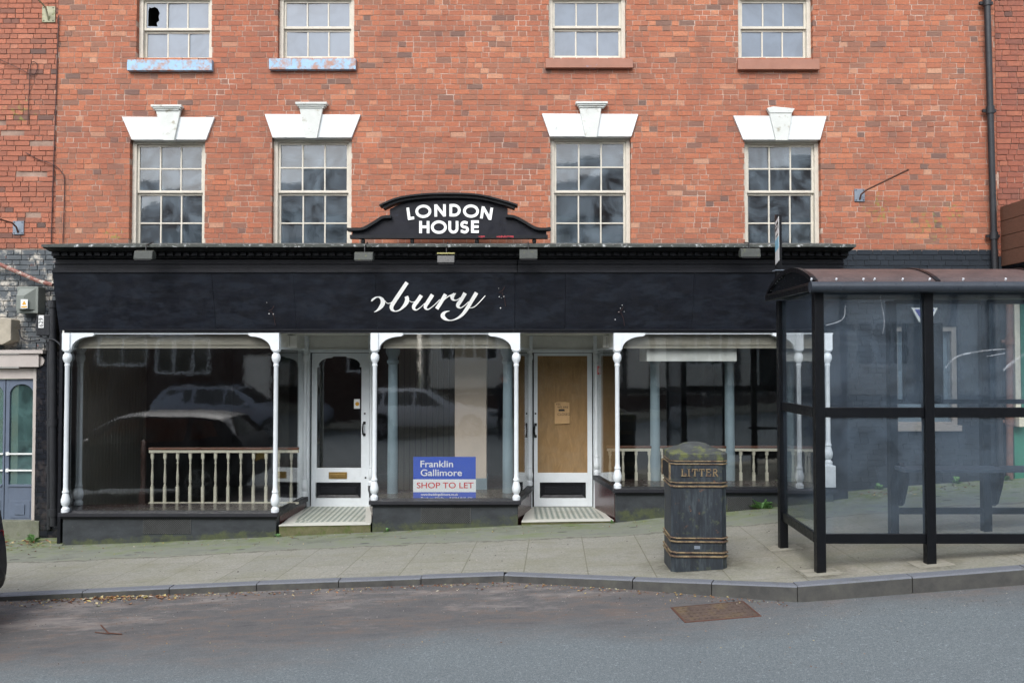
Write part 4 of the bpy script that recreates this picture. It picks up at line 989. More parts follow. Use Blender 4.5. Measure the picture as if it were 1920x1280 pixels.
for i, (ch, zx, zy, wd, hh, rot) in enumerate(LET):
    st, w_ = stroke_letter(ch); mb = MB(); hh = 147
    sw = 33; wun = {'L': .5, 'O': .96, 'N': .9, 'D': .85, 'H': .8, 'U': .8, 'E': .6, 'S': .68}[ch]
    kx = {'L': 150, 'O': 172, 'N': 150, 'D': 158, 'H': 150, 'U': 146, 'E': 155, 'S': 150}[ch]
    for j, s2 in enumerate(st):
        def fn(x, y, l, j=j):
            a = R(-rot); X = x; Yy = y
            xr = X * math.cos(a) + Yy * math.sin(a); yr = -X * math.sin(a) + Yy * math.cos(a)
            p = at(740 + (zx + xr * 1) / 6.4, 360 + (zy - yr) / 6.4, YS - .001); return (p.x, p.y - l - .0006 * j - (0 if l == 0 else .001), p.z)
        pts = [(x * kx, y * hh, sw) for x, y in s2]
        ribbon(mb, pts, fn, .012)
    mb.build('letter', 'letter', sg)

# ------------------------------------------------------------------ floodlights on the cornice
def floodlight(px0, px1, pt, pb, label, front=False, lab2=None):
    Y = 10.32; x0, x1, z1, z0 = ax(px0, Y), ax(px1, Y), az(pt, Y), az(pb, Y)
    t = thing('floodlight', label, 'floodlight', ((x0 + x1) / 2, Y, z1), 'floodlights along the cornice')
    mb = MB(); mb.yz([(Y, z0 + .01), (Y + .02, z1 - .015), (Y + .06, z1), (Y + .12, z1 - .02), (Y + .13, z0 + .03), (Y + .02, z0)], x0, x1); mb.build('housing', 'flood' if not front else 'flood_front', t, bevel=.006)
    mb = MB(); mb.box(x0 + .012, x1 - .012, Y - .004, Y + .03, z0 - .006, z0 + .006); mb.build('lens_frame', 'iron', t)
    if front: mb = MB(); mb.box(x0, x1, Y - .004, Y + .05, z1 - .002, z1 + .012); mb.build('top_strip', 'yellowed', t)
    mb = MB(); xm = (x0 + x1) / 2; mb.tube([(xm, Y + .08, z1 - .03), (xm, Y + .1, z1 + .07), (xm, 10.62, az(459, 10.5) + .05)], .008, 6); mb.build('arm', 'iron', t)
    return t
floodlight(248, 283, 468, 487, 'mossy grey floodlight farthest left, above the left shop window')
floodlight(663, 698, 471, 489, 'floodlight with yellow-green moss on its face, under the left end of the pediment sign')
floodlight(819, 852, 475.5, 494, 'dark floodlight tilted back with a pale yellow top edge, above the script lettering', True)
floodlight(974, 1008, 466, 486, 'grey floodlight under the right end of the pediment sign')
floodlight(1391, 1428, 464, 483, 'grey floodlight farthest right, left of the bus stop sign')

# ------------------------------------------------------------------ letting board and notice
YL = 11.02
p0, p1 = at(775, 856, YL), at(892, 937, YL)
lb = thing('letting_board', 'blue and white shop to let board standing in the middle shop window', 'sign', ((p0.x + p1.x) / 2, YL, p1.z))
mb = MB(); mb.box(p0.x, p1.x, YL, YL + .006, p1.z, p0.z); mb.build('panel', 'royal', lb)
zw1, zw0 = az(898, YL), az(922, YL)
mb = MB(); mb.box(p0.x - .002, p1.x + .002, YL - .002, YL - .0005, zw0, zw1); M['bright_white'] = paint('bright_white_vinyl', (250, 252, 252), .02, 8, rough=.4); mb.build('white_band', 'bright_white', lb)
sx_ = 1550 / YL
def lt(s, px, py, hpx, wpx, mat, bold=.0):
    """line of lettering: baseline at (px, py), cap height and width in picture units"""
    p = at(px, py, YL); o = text_mesh('lettering', s, hpx / sx_ / .73, mat, lb, (p.x, YL - .0035, p.z), bold=bold, ext=.0006)
    wd = o.dimensions.x if o.dimensions.x else 1
    xs_ = [v.co.x for v in o.data.vertices]; wd = max(xs_) - min(xs_); o.scale = (wpx / sx_ / wd, 1, 1)
lt('Franklin', 787, 875, 12.5, 61, 'letter', .0012); lt('Gallimore', 788, 891.5, 12.5, 77, 'letter', .0012); lt('SHOP TO LET', 781, 914.5, 11, 106, 'red', .001)
lt('www.franklingallimore.co.uk', 789, 928.2, 4, 70, 'letter', .0008); lt('Tenbury Wells     01584 810 436', 789, 935.3, 4, 97, 'letter', .0008)
nb = thing('cardboard_notice', 'small handwritten cardboard notice taped on the plywood door panel', 'notice', at(1054, 774, YD - .006))
mb = MB(); a, b = at(1040, 753, YD), at(1068, 794.5, YD); mb.xz([(a.x, b.z), (b.x, b.z + .006), (b.x - .002, a.z - .012), (b.x - .06, a.z - .002), (a.x + .06, a.z), (a.x, a.z - .014)], YD - .004, YD + .018); mb.build('card', 'cardboard', nb)
for s, px, py, h in (('YES', 1042, 759.5, 4), ('WE ARE', 1045, 765, 4), ('CLOSED', 1045, 778.5, 4.5)):
    p = at(px, py, YD); text_mesh('handwriting', s, h / 127 / .7, 'ink', nb, (p.x, YD - .0055, p.z), rot=(R(90), 0, R(0)), ext=.0004)
mb = MB(); a, b = at(1047, 766.8, YD), at(1059, 770.5, YD); mb.xz([(a.x, b.z), (b.x, b.z), (b.x - .005, a.z), (a.x + .005, a.z)], YD - .0058, YD - .0045); mb.build('scribble', 'ink', nb)
tk = MB(); a, b = at(1120, 686, 12.0), at(1126, 702, 12.0); tk.box(a.x, b.x, 11.98, 11.984, b.z, a.z)
s_o = tag(tk.build('warning_sticker', 'red'), 'tiny red and white sticker on the glass right of the boarded door', 'sticker')
mb = MB(); mb.box(a.x + .008, b.x - .008, 11.977, 11.98, b.z + .03, a.z - .03); mb.build('sticker_centre', 'label_white', s_o)

# ------------------------------------------------------------------ wall fittings
def wall_rod(name, label, c, s, end, plate, rodm, cat='bracket'):
    p = at(*c, YW - .02); t = thing(name, label, cat, p)
    mb = MB(); mb.box(p.x - s, p.x + s, YW - .02, YW + .0, p.z - s * 1.25, p.z + s * 1.25); mb.build('wall_plate', plate, t, bevel=.002)
    e = at(*end); mb = MB(); mb.tube([(p.x, YW - .02, p.z - s * .9), (p.x, YW - .06, p.z), (p.x + (e.x - p.x) * .12, YW - .12, p.z + .05), e], .012, 8); mb.build('rod', rodm, t, smooth=True)
    mb = MB()
    for i in (-1, 1):
        for j in (-1, 1): mb.tube([(p.x + i * s * .72, YW - .026, p.z + j * s), (p.x + i * s * .72, YW - .019, p.z + j * s)], .008, 6)
    mb.build('bolt', 'iron', t)
wall_rod('pole_bracket', 'galvanised plate with rusty rod sticking out right of the rightmost sash window', (1612, 366), .07, (1704, 318, 10.9), 'galv', 'rustrod')
wall_rod('pole_bracket', 'galvanised plate with rusty rod at the left edge of the brick wall', (34, 427), .075, (-40, 400, 10.9), 'galv', 'rustrod')
wall_rod('pole_bracket', 'mossy cream plate with pale rod at the top left of the brick wall', (91, 27), .09, (58, -14, 10.8), 'oldplate', 'oldplate')
def cable(label, pts, r=.008, m='cable'):
    mb = MB(); P = [at(x, y, Y) for x, y, Y in spline(pts, 4)]; mb.tube(P, r, 6); return tag(mb.build('cable', m, smooth=True), label, 'cable')
cable('long thin brown cable running straight down the joint of the two brick walls', [(110, 30, 11.48), (107, 120, 11.48), (103, 240, 11.48), (99, 350, 11.48), (96, 456, 11.48)])
cable('short looped cable with a curl left of the long brown cable, on the old brick', [(0, 112, 11.47), (35, 128, 11.47), (62, 141, 11.48), (70, 128, 11.48), (68, 118, 11.48), (58, 120, 11.48), (55, 160, 11.48), (52, 235, 11.48)], .005)
cable('curved cable crossing the brick joint and dropping to the cornice', [(48, 286, 11.48), (72, 299, 11.48), (98, 308, 11.46), (115, 322, 11.48), (121, 345, 11.48), (118, 456, 11.48)], .006)
cable('black cable looping from the black service box to the shopfront end', [(71, 590, 11.3), (68, 618, 11.28), (82, 634, 11.28), (100, 636, 11.2), (112, 645, 11.1), (117, 656, 11.1)], .010, 'pipe')
cable('black cable curling below the pale stone corbel', [(36, 618, 11.4), (40, 634, 11.36), (55, 639, 11.36), (74, 637, 11.3)], .010, 'pipe')
def downpipe(label, a, b, r, m, collars, Y, cat='drainpipe'):
    p, q = at(*a, Y), at(*b, Y); t = thing('drainpipe', label, cat, q)
    mb = MB(); mb.tube([q, q.lerp(p, .5), p], r, 14); mb.build('pipe', m, t, smooth=True)
    for cy in collars:
        k = (cy - b[1]) / (a[1] - b[1]); c = q.lerp(p, k); mb = MB()
        mb.tube([(c.x, c.y, c.z - .05), (c.x, c.y, c.z + .05)], r * 1.28, 14); mb.box(c.x - r * 2.2, c.x + r * 2.2, c.y + r * .3, c.y + r * 1.2, c.z - .02, c.z + .02); mb.build('collar', m, t, smooth=True)
    return t
downpipe('tall black cast iron drainpipe at the right end of the brick wall', (1849, -60), (1877, 905), .042, 'pipe', (6, 210, 446), 11.41)
downpipe('thick black drainpipe between the slate-blue door and the shopfront', (99, 566), (101, 985), .05, 'pipe', (570, 792, 960), 11.3)
downpipe('thin black waste pipe on the tiled pier right of the slate-blue door', (92, 640), (92, 992), .028, 'pipe', (650, 880), 11.4)

# ------------------------------------------------------------------ left neighbour
YN = 11.5
lbld = thing('left_building', 'old red brick building with peeling painted ground floor and slate-blue double door', 'building', (-8, YN, 0))
def missing(x, z):
    for (px, py) in ((62, 262), (70, 267), (54, 268), (50, 326), (60, 327), (57, 401), (66, 401), (124, 352), (18, 246), (3, 233)):
        c = at(px, py, YN)
        if abs(x + .08 - c.x) < .09 and abs(z - c.z) < .035: return True
    return False
XLL = -16
mb = MB(); brick_rows(mb, XLL, XL, ZB, ZT, [], YN, 33, c=.072, L=.22, jag=missing); mb.build('brickwork', 'brick_left', lbld, tint=True)
mb = MB(); mb.box(XLL, XL, YN + .012, YN + .3, ZB, ZT); mb.build('wall', 'mortar_left', lbld)
dx1 = ax(83, YN); dzt = az(655, YN)
mb = MB(); brick_rows(mb, XLL, XL + .02, dzt, ZB, [], YN + .0, 34, c=.072, L=.22, jag=lambda x, z: rnd.random() < .03); mb.build('painted_brickwork', 'peeling', lbld, tint=True)
mb = MB(); mb.box(XLL, XL + .02, YN + .014, YN + .3, dzt - .02, ZB - .001); mb.build('painted_wall', 'peeling', lbld)
mb = MB(); mb.box(ax(70, 11.42), ax(118, 11.42), 11.42, 11.6, -.7, dzt - .03); mb.build('tiled_pier', 'tileblack', lbld)
mb = MB(); mb.box(XLL, ax(-52, YN), 11.45, 11.7, -1.2, dzt); mb.build('tiled_pier', 'tileblack', lbld)
# door case
YDL = 11.5
X0d, X1d = ax(-44, YDL), ax(67, YDL)
mb = MB(); mb.box(X0d - .15, ax(76, 11.4), 11.36, 11.55, az(688, 11.4), az(664, 11.4)); mb.tube([(ax(74, 11.4), 11.4, az(677, 11.4)), (ax(74, 11.4), 11.54, az(677, 11.4))], .07, 16)
mb.box(X0d - .2, ax(82, 11.35), 11.33, 11.6, az(663, 11.35), az(656, 11.35)); mb.build('door_cornice', 'doorframe', lbld, bevel=.006)
mb = MB(); mb.box(X0d - .05, ax(68, YDL), 11.46, 11.6, az(710, 11.46), az(690, 11.46)); mb.box(X1d + .0, ax(73, YDL), 11.45, 11.6, az(975, YDL), az(690, 11.46)); mb.box(X0d - .08, X0d, 11.45, 11.6, az(975, YDL), az(690, 11.46)); mb.build('door_frame', 'doorframe', lbld, bevel=.004)
mb = MB(); mb.box(X0d - .1, ax(70, 11.3), 11.4, 11.7, az(992, 11.3) - .4, az(976, 11.4)); mb.build('threshold', 'threshold', lbld, bevel=.008)
for k, (a, b, ga, gb) in enumerate(((13, 66, 20, 64), (-140, 11.5, -134, 4), )):
    if k == 1: a, b, ga, gb = -42, 11.5, -36, 8
    Y = YDL; x0, x1, g0, g1 = (ax(v, Y) for v in (a, b, ga, gb)); zt_, zb_, gt, gbz = az(711, Y), az(974, Y), az(720, Y), az(908, Y)
    mb = MB(); mb.box(x0, g0, Y, Y + .05, zb_, zt_); mb.box(g1, x1, Y, Y + .05, zb_, zt_); mb.box(g0, g1, Y, Y + .05, zb_, gbz); 
    n = 12; cx = (g0 + g1) / 2; rr = (g1 - g0) / 2
    arc = [(cx + rr * math.cos(math.pi * i / n), gt - .14 + .14 * math.sin(math.pi * i / n)) for i in range(n + 1)]
    mb.xz([(g1, zt_)] + arc + [(g0, zt_)], Y, Y + .05)
    d = mb.build('door', 'door_blue', lbld, bevel=.003)
    mb = MB(); mb.box(g0, g1, Y + .025, Y + .03, gbz, gt); mb.build('pane', 'glass_door', d)
    mb = MB()
    for py in (850, 881): mb.box(x0 + .02, x1 - .01, Y - .02, Y - .004, az(py + 1.6, Y), az(py - 1.2, Y)); mb.box(x0 + .02, x0 + .06, Y - .022, Y, az(py + 3, Y), az(py - 3, Y))
    mb.build('push_bar', 'label_white', d)
    mb = MB(); p0_, p1_ = g0 + .03, g1 - .02; mb.box(p0_, p1_, Y - .008, Y + .001, az(970, Y), az(938, Y)); mb.box(p0_ + .07, p1_ - .07, Y - .02, Y - .0075, az(964, Y), az(945, Y)); mb.box(g0, g1, Y - .014, Y, az(912, Y), az(908, Y)); mb.build('door_panel', 'door_blue', d, bevel=.003)
mb = MB(); mb.box(XLL, ax(-42, YDL) - .02, YN + .1, YN + .3, -1.2, dzt - .03); mb.box(ax(-60, YDL), X1d + .1, YN + 1.2, YN + 1.3, -.8, dzt); mb.build('inner_wall', 'inside', lbld)
mb = MB(); mb.yz([(YN - .3, ZT + .12), (YN + 6, ZT + 3.1), (YN + 12, ZT + .12)], XLL, XL - .02); mb.build('roof', 'slate', lbld)
mb = MB(); y = 11.3; a, b = at(-30, 596, y), at(20, 646, y); mb.xz([(a.x, b.z), (at(14, 0, y).x, b.z), (b.x, b.z + .06), (b.x, a.z - .02), (b.x - .05, a.z), (a.x, a.z)], y, YN + .02); mb.build('corbel', 'stone', lbld, bevel=.01)
mb = MB(); mb.tube([at(-40, 480, 11.36), at(0, 496, 11.38), at(40, 513, 11.38), at(72, 527, 11.38), at(99, 534, 11.4)], .028, 8); tag(mb.build('old_rail', 'redflake', smooth=True), 'sloping flaking red rail above the grey meter box', 'rail')
# service boxes
y = 11.32; gb_ = thing('meter_box', 'grey plastic meter box with yellow warning sticker on the peeling wall', 'electric box', at(52, 587, y))
a, b = at(32, 537, y), at(71, 587, y); mb = MB(); mb.box(a.x, b.x, y, YN + .0, b.z, a.z); mb.build('housing', 'greybox', gb_, bevel=.006)
mb = MB(); c, d, e_ = (a.x + .04, b.x - .04, .0), None, None
fr = [(a.x + .035, b.z + .05), (b.x - .035, b.z + .05), (b.x - .035, a.z - .03), (a.x + .035, a.z - .03)]; bk = [(a.x + .035, b.z + .05), (a.x + .14, b.z + .05), (a.x + .14, a.z - .13), (a.x + .035, a.z - .13)]
mb.add([(p[0], y, p[1]) for p in fr] + [(p[0], y - .07, p[1]) for p in bk], [(4, 5, 6, 7), (1, 2, 6, 5), (2, 3, 7, 6), (3, 0, 4, 7), (0, 1, 5, 4)]); mb.build('raised_cover', 'greybox', gb_)
mb = MB(); w0, w1 = at(39, 561, y - .07), at(52, 578, y - .07); mb.box(w0.x, w1.x, y - .073, y - .0705, w1.z, w0.z); mb.build('sticker', 'label_white', gb_)
mb = MB(); xm = (w0.x + w1.x) / 2; mb.xz([(w0.x + .018, w0.z - .075), (w1.x - .018, w0.z - .075), (xm, w0.z - .018)], y - .0745, y - .0732); mb.box(w0.x + .01, w1.x - .01, y - .0745, y - .0732, w1.z + .01, w1.z + .03); mb.build('warning_mark', 'label_yellow', gb_)
y = 11.25; bb_ = thing('service_box', 'black service box with vertical white number label beside the drainpipe', 'electric box', at(84, 630, y))
a, b = at(68, 590, y), at(93, 629, y); mb = MB(); mb.box(a.x, b.x, y, YN, b.z, a.z); mb.build('housing', 'blackbox', bb_, bevel=.01)
a, b = at(72.5, 591, y), at(82, 614.5, y); mb = MB(); mb.box(a.x, b.x, y - .003, y - .0005, b.z, a.z); mb.build('number_label', 'label_white', bb_)
text_mesh('number', '629', .085, 'ink', bb_, (b.x - .008, y - .004, b.z + .01), rot=(R(90), R(-90), 0), ext=.0004)

# ------------------------------------------------------------------ right neighbour
rb = thing('right_building', 'dull red brick building with green shopfront beyond the tall drainpipe', 'building', (9, YN, 0))
XRR = 18
mb = MB(); brick_rows(mb, XR, XRR, ZB - .1, ZT, [], YN - .01, 44, c=.078, L=.23); mb.build('brickwork', 'brick_right', rb, tint=True)
mb = MB(); mb.box(XR, XRR, YN + .002, YN + .3, ZB - .1, ZT); mb.build('wall', 'mortar', rb)
mb = MB(); mb.box(XR + .005, ax(1903, YN), YN - .01, YN + .3, -.3, ZB - .1); mb.build('painted_wall', 'mortar_black', rb)
mb = MB(); mb.box(ax(1903, 11.4), ax(1913, 11.4), 11.4, 11.6, az(790, 11.4), az(556, 11.4)); mb.box(ax(1909, 11.3), ax(1925, 11.3), 11.3, 11.6, az(800, 11.3), az(783, 11.3)); mb.build('door_case', 'cream', rb, bevel=.004)
mb = MB(); mb.box(ax(1903, 11.4), XRR, 11.45, 11.6, -.2, az(800, 11.45)); mb.box(ax(1914, 11.45), XRR, 11.45, 11.6, az(800, 11.45), az(556, 11.45)); mb.build('shopfront_panel', 'green', rb)
mb = MB(); mb.box(ax(1903, 11.4), XRR, 11.35, 11.6, az(556, 11.4), az(500, 11.4)); mb.build('fascia', 'black_plain', rb)
mb = MB(); mb.yz([(YN - .3, ZT + .2), (YN + 6, ZT + 3.6), (YN + 12, ZT + .2)], XR, XRR); mb.build('roof', 'slate', rb)
downpipe('terracotta brown drainpipe beside the green shopfront', (1893, 520), (1893, 905), .045, 'terracotta', (640, 790), 11.4)
tb = thing('timber_box_sign', 'brown boarded timber box projecting from the wall at the right edge', 'box sign', (7.3, 11.0, 3.35))
x0 = ax(1878, YW); z0, z1 = az(500, YW), az(388, YW); mb = MB(); n = 4
for i in range(n): mb.box(x0 + .0, x0 + 1.4, 10.3, YW - .02, z0 + (z1 - z0) * i / n + .003, z0 + (z1 - z0) * (i + 1) / n - .003)
mb.build('boards', 'timberbox', tb, bevel=.004)
mb = MB(); mb.box(x0 + .02, x0 + 1.38, 10.32, YW - .03, z0 - .03, z0 + .003); mb.build('underside', 'black_plain', tb)

# ------------------------------------------------------------------ bus shelter
NY, FYb = 7.4, 8.5      # near and far lines of posts
bs = thing('bus_shelter', 'black bus shelter with curved brown roof and clear glazing on the pavement', 'bus shelter', (4.6, 7.9, .2))
ps = .082
def post(px, Y, top, foot=None, w_=ps):
    x = ax(px, Y); mb = MB(); z0 = pave_z(x, Y) - .02
    mb.box(x - w_ / 2, x + w_ / 2, Y - w_ / 2, Y + w_ / 2, z0, top); mb.build('post', 'bus', bs, bevel=.005)
    return x
ZE = az(541, 7.3)
N = [ax(1533.5, NY), ax(1738, NY)]; pitch = N[1] - N[0]; N += [N[1] + pitch, N[1] + 2 * pitch]
for x in N: post(960 + x / NY * F, NY, ZE)
FX = [ax(1465, FYb), ax(1671, FYb), ax(1844, FYb)]; FX += [FX[2] + (FX[2] - FX[1]), FX[2] + 2 * (FX[2] - FX[1])]
FX[-1] = N[-1]
for x in FX: post(960 + x / FYb * F, FYb, ZE - .02)
def rail(a, b, Y0, Y1, zt_, zb_, name='rail', d=.04):
    mb = MB()
    if abs(Y0 - Y1) < .01: mb.box(a, b, Y0 - d / 2, Y0 + d / 2, zb_, zt_)
    else: mb.xy([(a - d / 2, Y0), (a + d / 2, Y0), (b + d / 2, Y1), (b - d / 2, Y1)], zb_, zt_)
    return mb.build(name, 'bus', bs, bevel=.003)
zm1, zm0 = az(763.5, NY), az(782, NY); zb1, zb0 = az(1000, NY), az(1018, NY)
for a, b in zip(N, N[1:]):
    rail(a + ps / 2, b - ps / 2, NY, NY, zm1, zm0); rail(a + ps / 2, b - ps / 2, NY, NY, zb1 + .0, zb0)
    mb = MB(); mb.box(a + ps / 2, b - ps / 2, NY - .003, NY + .003, zb1, zm0); mb.build('pane', 'glass_bus', bs)
    mb = MB(); mb.box(a + ps / 2, b - ps / 2, NY - .003, NY + .003, zm1, ZE); mb.build('pane', 'glass_bus', bs)
X1e, X2e = N[0] , FX[0]
rail(X1e - .02, X2e - .0, NY + ps / 2, FYb - ps / 2, zm1, zm0); rail(X1e - .02, X2e, NY + ps / 2, FYb - ps / 2, zb1, zb0)
for (u, v) in ((zb1, zm0), (zm1, ZE)):
    mb = MB(); mb.xy([(X1e - .023, NY + .04), (X1e - .017, NY + .04), (X2e + .003, FYb - .04), (X2e - .003, FYb - .04)], u, v); mb.build('end_pane', 'glass_bus', bs)
zq1, zq0 = az(748, FYb), az(757, FYb); zr1, zr0 = az(951, FYb), az(963, FYb)
for a, b in zip(FX[1:], FX[2:]):
    rail(a + ps / 2, b - ps / 2, FYb, FYb, zq1, zq0); rail(a + ps / 2, b - ps / 2, FYb, FYb, zr1, zr0); rail(a + ps / 2, b - ps / 2, FYb, FYb, az(570, FYb), az(562, FYb))
    mb = MB(); mb.box(a + ps / 2, b - ps / 2, FYb - .003, FYb + .003, zq1, ZE - .02); mb.build('pane', 'glass_bus', bs)
# pale ribbons on the glazing, curved reflections painted in as colour
k = NT('white_painted_reflection'); tr = k.n.new('ShaderNodeBsdfTransparent'); df = k.n.new('ShaderNodeBsdfDiffuse'); df.inputs[0].default_value = (.7, .75, .8, 1); mx = k.n.new('ShaderNodeMixShader')
k.link(k.ramp(k.noise(14), [(.35, .12), (.65, .42)]), mx.inputs[0]); k.link(tr.outputs[0], mx.inputs[1]); k.link(df.outputs[0], mx.inputs[2]); k.link(mx.outputs[0], k.out.inputs[0]); M['painted_reflection'] = k.m
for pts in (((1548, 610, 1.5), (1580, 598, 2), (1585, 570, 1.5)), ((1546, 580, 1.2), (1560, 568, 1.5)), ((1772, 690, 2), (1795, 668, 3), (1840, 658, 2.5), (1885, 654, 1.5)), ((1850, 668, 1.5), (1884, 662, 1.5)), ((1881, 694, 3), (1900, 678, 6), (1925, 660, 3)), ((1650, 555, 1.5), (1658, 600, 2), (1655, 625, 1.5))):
    mb = MB(); ribbon(mb, spline(pts, 6), lambda x, y, l: at(x, y, NY - .0045 - (.0008 if l else 0)), 1); mb.build('painted_reflection', 'painted_reflection', bs)
# eaves tubes / gutters
for (Y, za, zb2, nm) in ((7.28, az(527, 7.25), az(548, 7.25), 'near'), (8.66, az(538, 8.66), az(562, 8.66), 'far')):
    mb = MB(); cz = (za + zb2) / 2; r = abs(za - zb2) / 2
    mb.tube([(2.63 if nm == 'near' else 2.71, Y, cz), (N[-1] + .2, Y, cz)], r, 20); mb.build('eaves_tube', 'bus_grey', bs, smooth=True)
RX0, RX1 = 2.66, N[-1] + .2; ye0, ye1 = 7.30, 8.64; zev = az(527, 7.28); zpk = az(505.5, 7.95)
def arch(k, off=0):   # k 0..1 across the vault
    y = ye0 + (ye1 - ye0) * k; return y, zev + (zpk - zev) * math.sin(math.pi * k) ** .8 + off
K = frange(0, 1, 20)
mb = MB()
for a, b in zip(K, K[1:]):
    (y0, z0), (y1, z1) = arch(a), arch(b); mb.add([(RX0 + .03, y0, z0), (RX1, y0, z0), (RX1, y1, z1), (RX0 + .03, y1, z1), (RX0 + .03, y0, z0 - .008), (RX1, y0, z0 - .008), (RX1, y1, z1 - .008), (RX0 + .03, y1, z1 - .008)], [(0, 1, 2, 3), (7, 6, 5, 4)])
mb.build('roof_vault', 'busroof', bs, smooth=True)
def arch_rib(x, w_, up):
    mb = MB()
    for a, b in zip(K, K[1:]):
        (y0, z0), (y1, z1) = arch(a, up), arch(b, up)
        mb.add([(x, y0, z0), (x + w_, y0, z0), (x + w_, y1, z1), (x, y1, z1), (x, y0, z0 - up - .03), (x + w_, y0, z0 - up - .03), (x + w_, y1, z1 - up - .03), (x, y1, z1 - up - .03)], [(0, 1, 2, 3), (0, 3, 7, 4), (1, 5, 6, 2), (7, 6, 5, 4)])
    mb.build('roof_rib', 'bus', bs, smooth=True)
arch_rib(RX0, .045, .012)
for k in range(1, 4): arch_rib(ax(1725, 7.6) + (k - 1) * pitch * 1.02, .04, .01)
mb = MB(); pts = [arch(k, -.01) for k in K]; 
mb.add([(RX0 + .02, y, z) for y, z in pts] + [(RX0 + .03, y, z) for y, z in pts], [tuple(range(len(pts))), tuple(range(2 * len(pts) - 1, len(pts) - 1, -1))]); mb.build('gable_panel', 'case', bs)
mb = MB(); mb.box(RX0 - .01, RX0 + .035, ye0 + .0, ye1, zev - .075, zev - .005); mb.box(RX0 - .018, RX0 + .03, ye0, ye1, zev - .03, zev - .02); mb.build('gable_beam', 'bus', bs, bevel=.008)
mb = MB()
for px in (1524, 1571, 1622, 1643, 1696, 1747, 1810, 1890): 
    p = at(px, 522.5, 7.27); mb.tube([(p.x, 7.31, p.z - .01), (p.x, 7.30, p.z + .006)], .009, 8)
for k in (.08, .2, .24, .29, .34): y, z = arch(1 - k, -.03); mb.tube([(RX0 + .012, y, z), (RX0 + .02, y, z)], .006, 6)
mb.build('rivet', 'rivet', bs)['kind'] = 'stuff'
# bench inside
zs_ = az(880, 8.2); mb = MB(); bx0, bx1 = ax(1690, 8.25), N[-1] - .1
for i in range(4): mb.box(bx0, bx1, 8.2 + i * .06, 8.2 + i * .06 + .05, zs_ - .03, zs_ + .004 * i)
bench = mb.build('bench_seat', 'bench', bs, bevel=.003)
for x in (FX[1] + .05, FX[2] + .05, FX[3] + .05):
    z = zs_ - .03; mb = MB(); mb.add([(x - .02, y_, z_) for y_, z_ in ((8.455, z + .06), (8.42, z + .07), (8.31, z + .0), (8.29, z - .06), (8.32, z - .16), (8.40, z - .34), (8.455, z - .37))] + [(x + .02, y_, z_) for y_, z_ in ((8.455, z + .06), (8.42, z + .07), (8.31, z + .0), (8.29, z - .06), (8.32, z - .16), (8.40, z - .34), (8.455, z - .37))],
        [tuple(range(7)), tuple(range(13, 6, -1))] + [(i, i + 7, (i + 1) % 7 + 7, (i + 1) % 7) for i in range(7)])
    mb.build('bench_bracket', 'bus', bs)
# pale pads under the posts
mb = MB()
for x, Y in [(x, NY) for x in N] + [(x, FYb) for x in FX]:
    z = pave_z(x, Y); q = [(x - .16, Y - .13), (x + .17, Y - .12), (x + .16, Y + .12), (x - .15, Y + .13)]; mb.xy(q, lambda a, b: pave_z(a, b) - .02, lambda a, b: pave_z(a, b) + .004)
M['pad'] = paint('pale_paving_mortar', (148, 145, 132), .12, 9, rough=.9, bump=.4, dirt=(120, 118, 104), dirt_amt=.52)
tag(mb.build('concrete_pads', 'pad'), kind='structure')
# timetable case and small sign behind it
yc = FYb - .05; a, b = at(1694, 605, yc), at(1770, 757, yc)
tc = thing('timetable_case', 'dark glossy timetable case hung inside the bus shelter', 'timetable', ((a.x + b.x) / 2, yc, b.z))
mb = MB(); mb.box(a.x, b.x, yc, yc + .045, b.z, a.z); mb.build('case', 'bus', tc, bevel=.004)
mb = MB(); mb.box(a.x + .02, b.x - .02, yc - .004, yc - .001, b.z + .02, a.z - .02); mb.build('glazing', 'case', tc)
y = 11.4; sb = thing('small_blue_sign', 'small purple-blue tapered sign with white border on the black painted wall', 'sign', at(1729, 590, y))
P = lambda px, py: (at(px, py, y).x, at(px, py, y).z)
mb = MB(); mb.xz([P(1709, 577), P(1758, 577), P(1745, 604), P(1724, 604)], y, y + .03); mb.build('border', 'label_white', sb)
mb = MB(); mb.xz([P(1715, 580), P(1752, 580), P(1741, 601), P(1728, 601)], y - .004, y - .0005); mb.build('face', 'purple', sb)
# bus stop flag
yp = 8.62; xq = ax(1461, yp); bf = thing('bus_stop_sign', 'bus stop sign with pale blue band on black pole rising above the shelter roof', 'bus stop sign', (xq, yp, az(507, yp)))
mb = MB(); mb.box(xq - .028, xq + .028, yp - .028, yp + .028, az(507, yp) - .12, az(403, yp)); mb.build('pole', 'bus', bf, bevel=.003)
mb = MB(); mb.box(xq - .05, xq + .05, yp - .05, yp + .05, az(508, yp), az(506.5, yp)); mb.build('foot_plate', 'galv', bf)
zt2, zb3 = az(418, yp), az(497, yp)
# the flag hangs on the near side, almost edge-on to the camera
fa = Vector((xq - .034, yp - .01)); fb_ = Vector((xq - .122, yp - .40)); 
def flag(u0, u1, v0, v1, off, nm, m):
    d = fb_ - fa; n = Vector((d.y, -d.x)).normalized() * -1
    if n.x > 0: n = -n
    P_ = [fa + d * u0 + n * off, fa + d * u1 + n * off]; Q_ = [fa + d * u1 + n * (off - .003), fa + d * u0 + n * (off - .003)]
    H = zt2 - zb3; mb = MB(); mb.xy([tuple(p) for p in P_ + Q_], zt2 - H * v1, zt2 - H * v0); return mb.build(nm, m, bf)
flag(0, 1, 0, 1, .003, 'flag_panel', 'label_white'); flag(.02, .98, .44, .70, .0045, 'blue_band', 'signblue')
for (u0, u1, v0, v1) in ((.1, .9, .09, .13), (.78, .9, .13, .25), (.1, .5, .17, .24), (.2, .8, .36, .38)): flag(u0, u1, v0, v1, .005, 'lettering', 'ink')

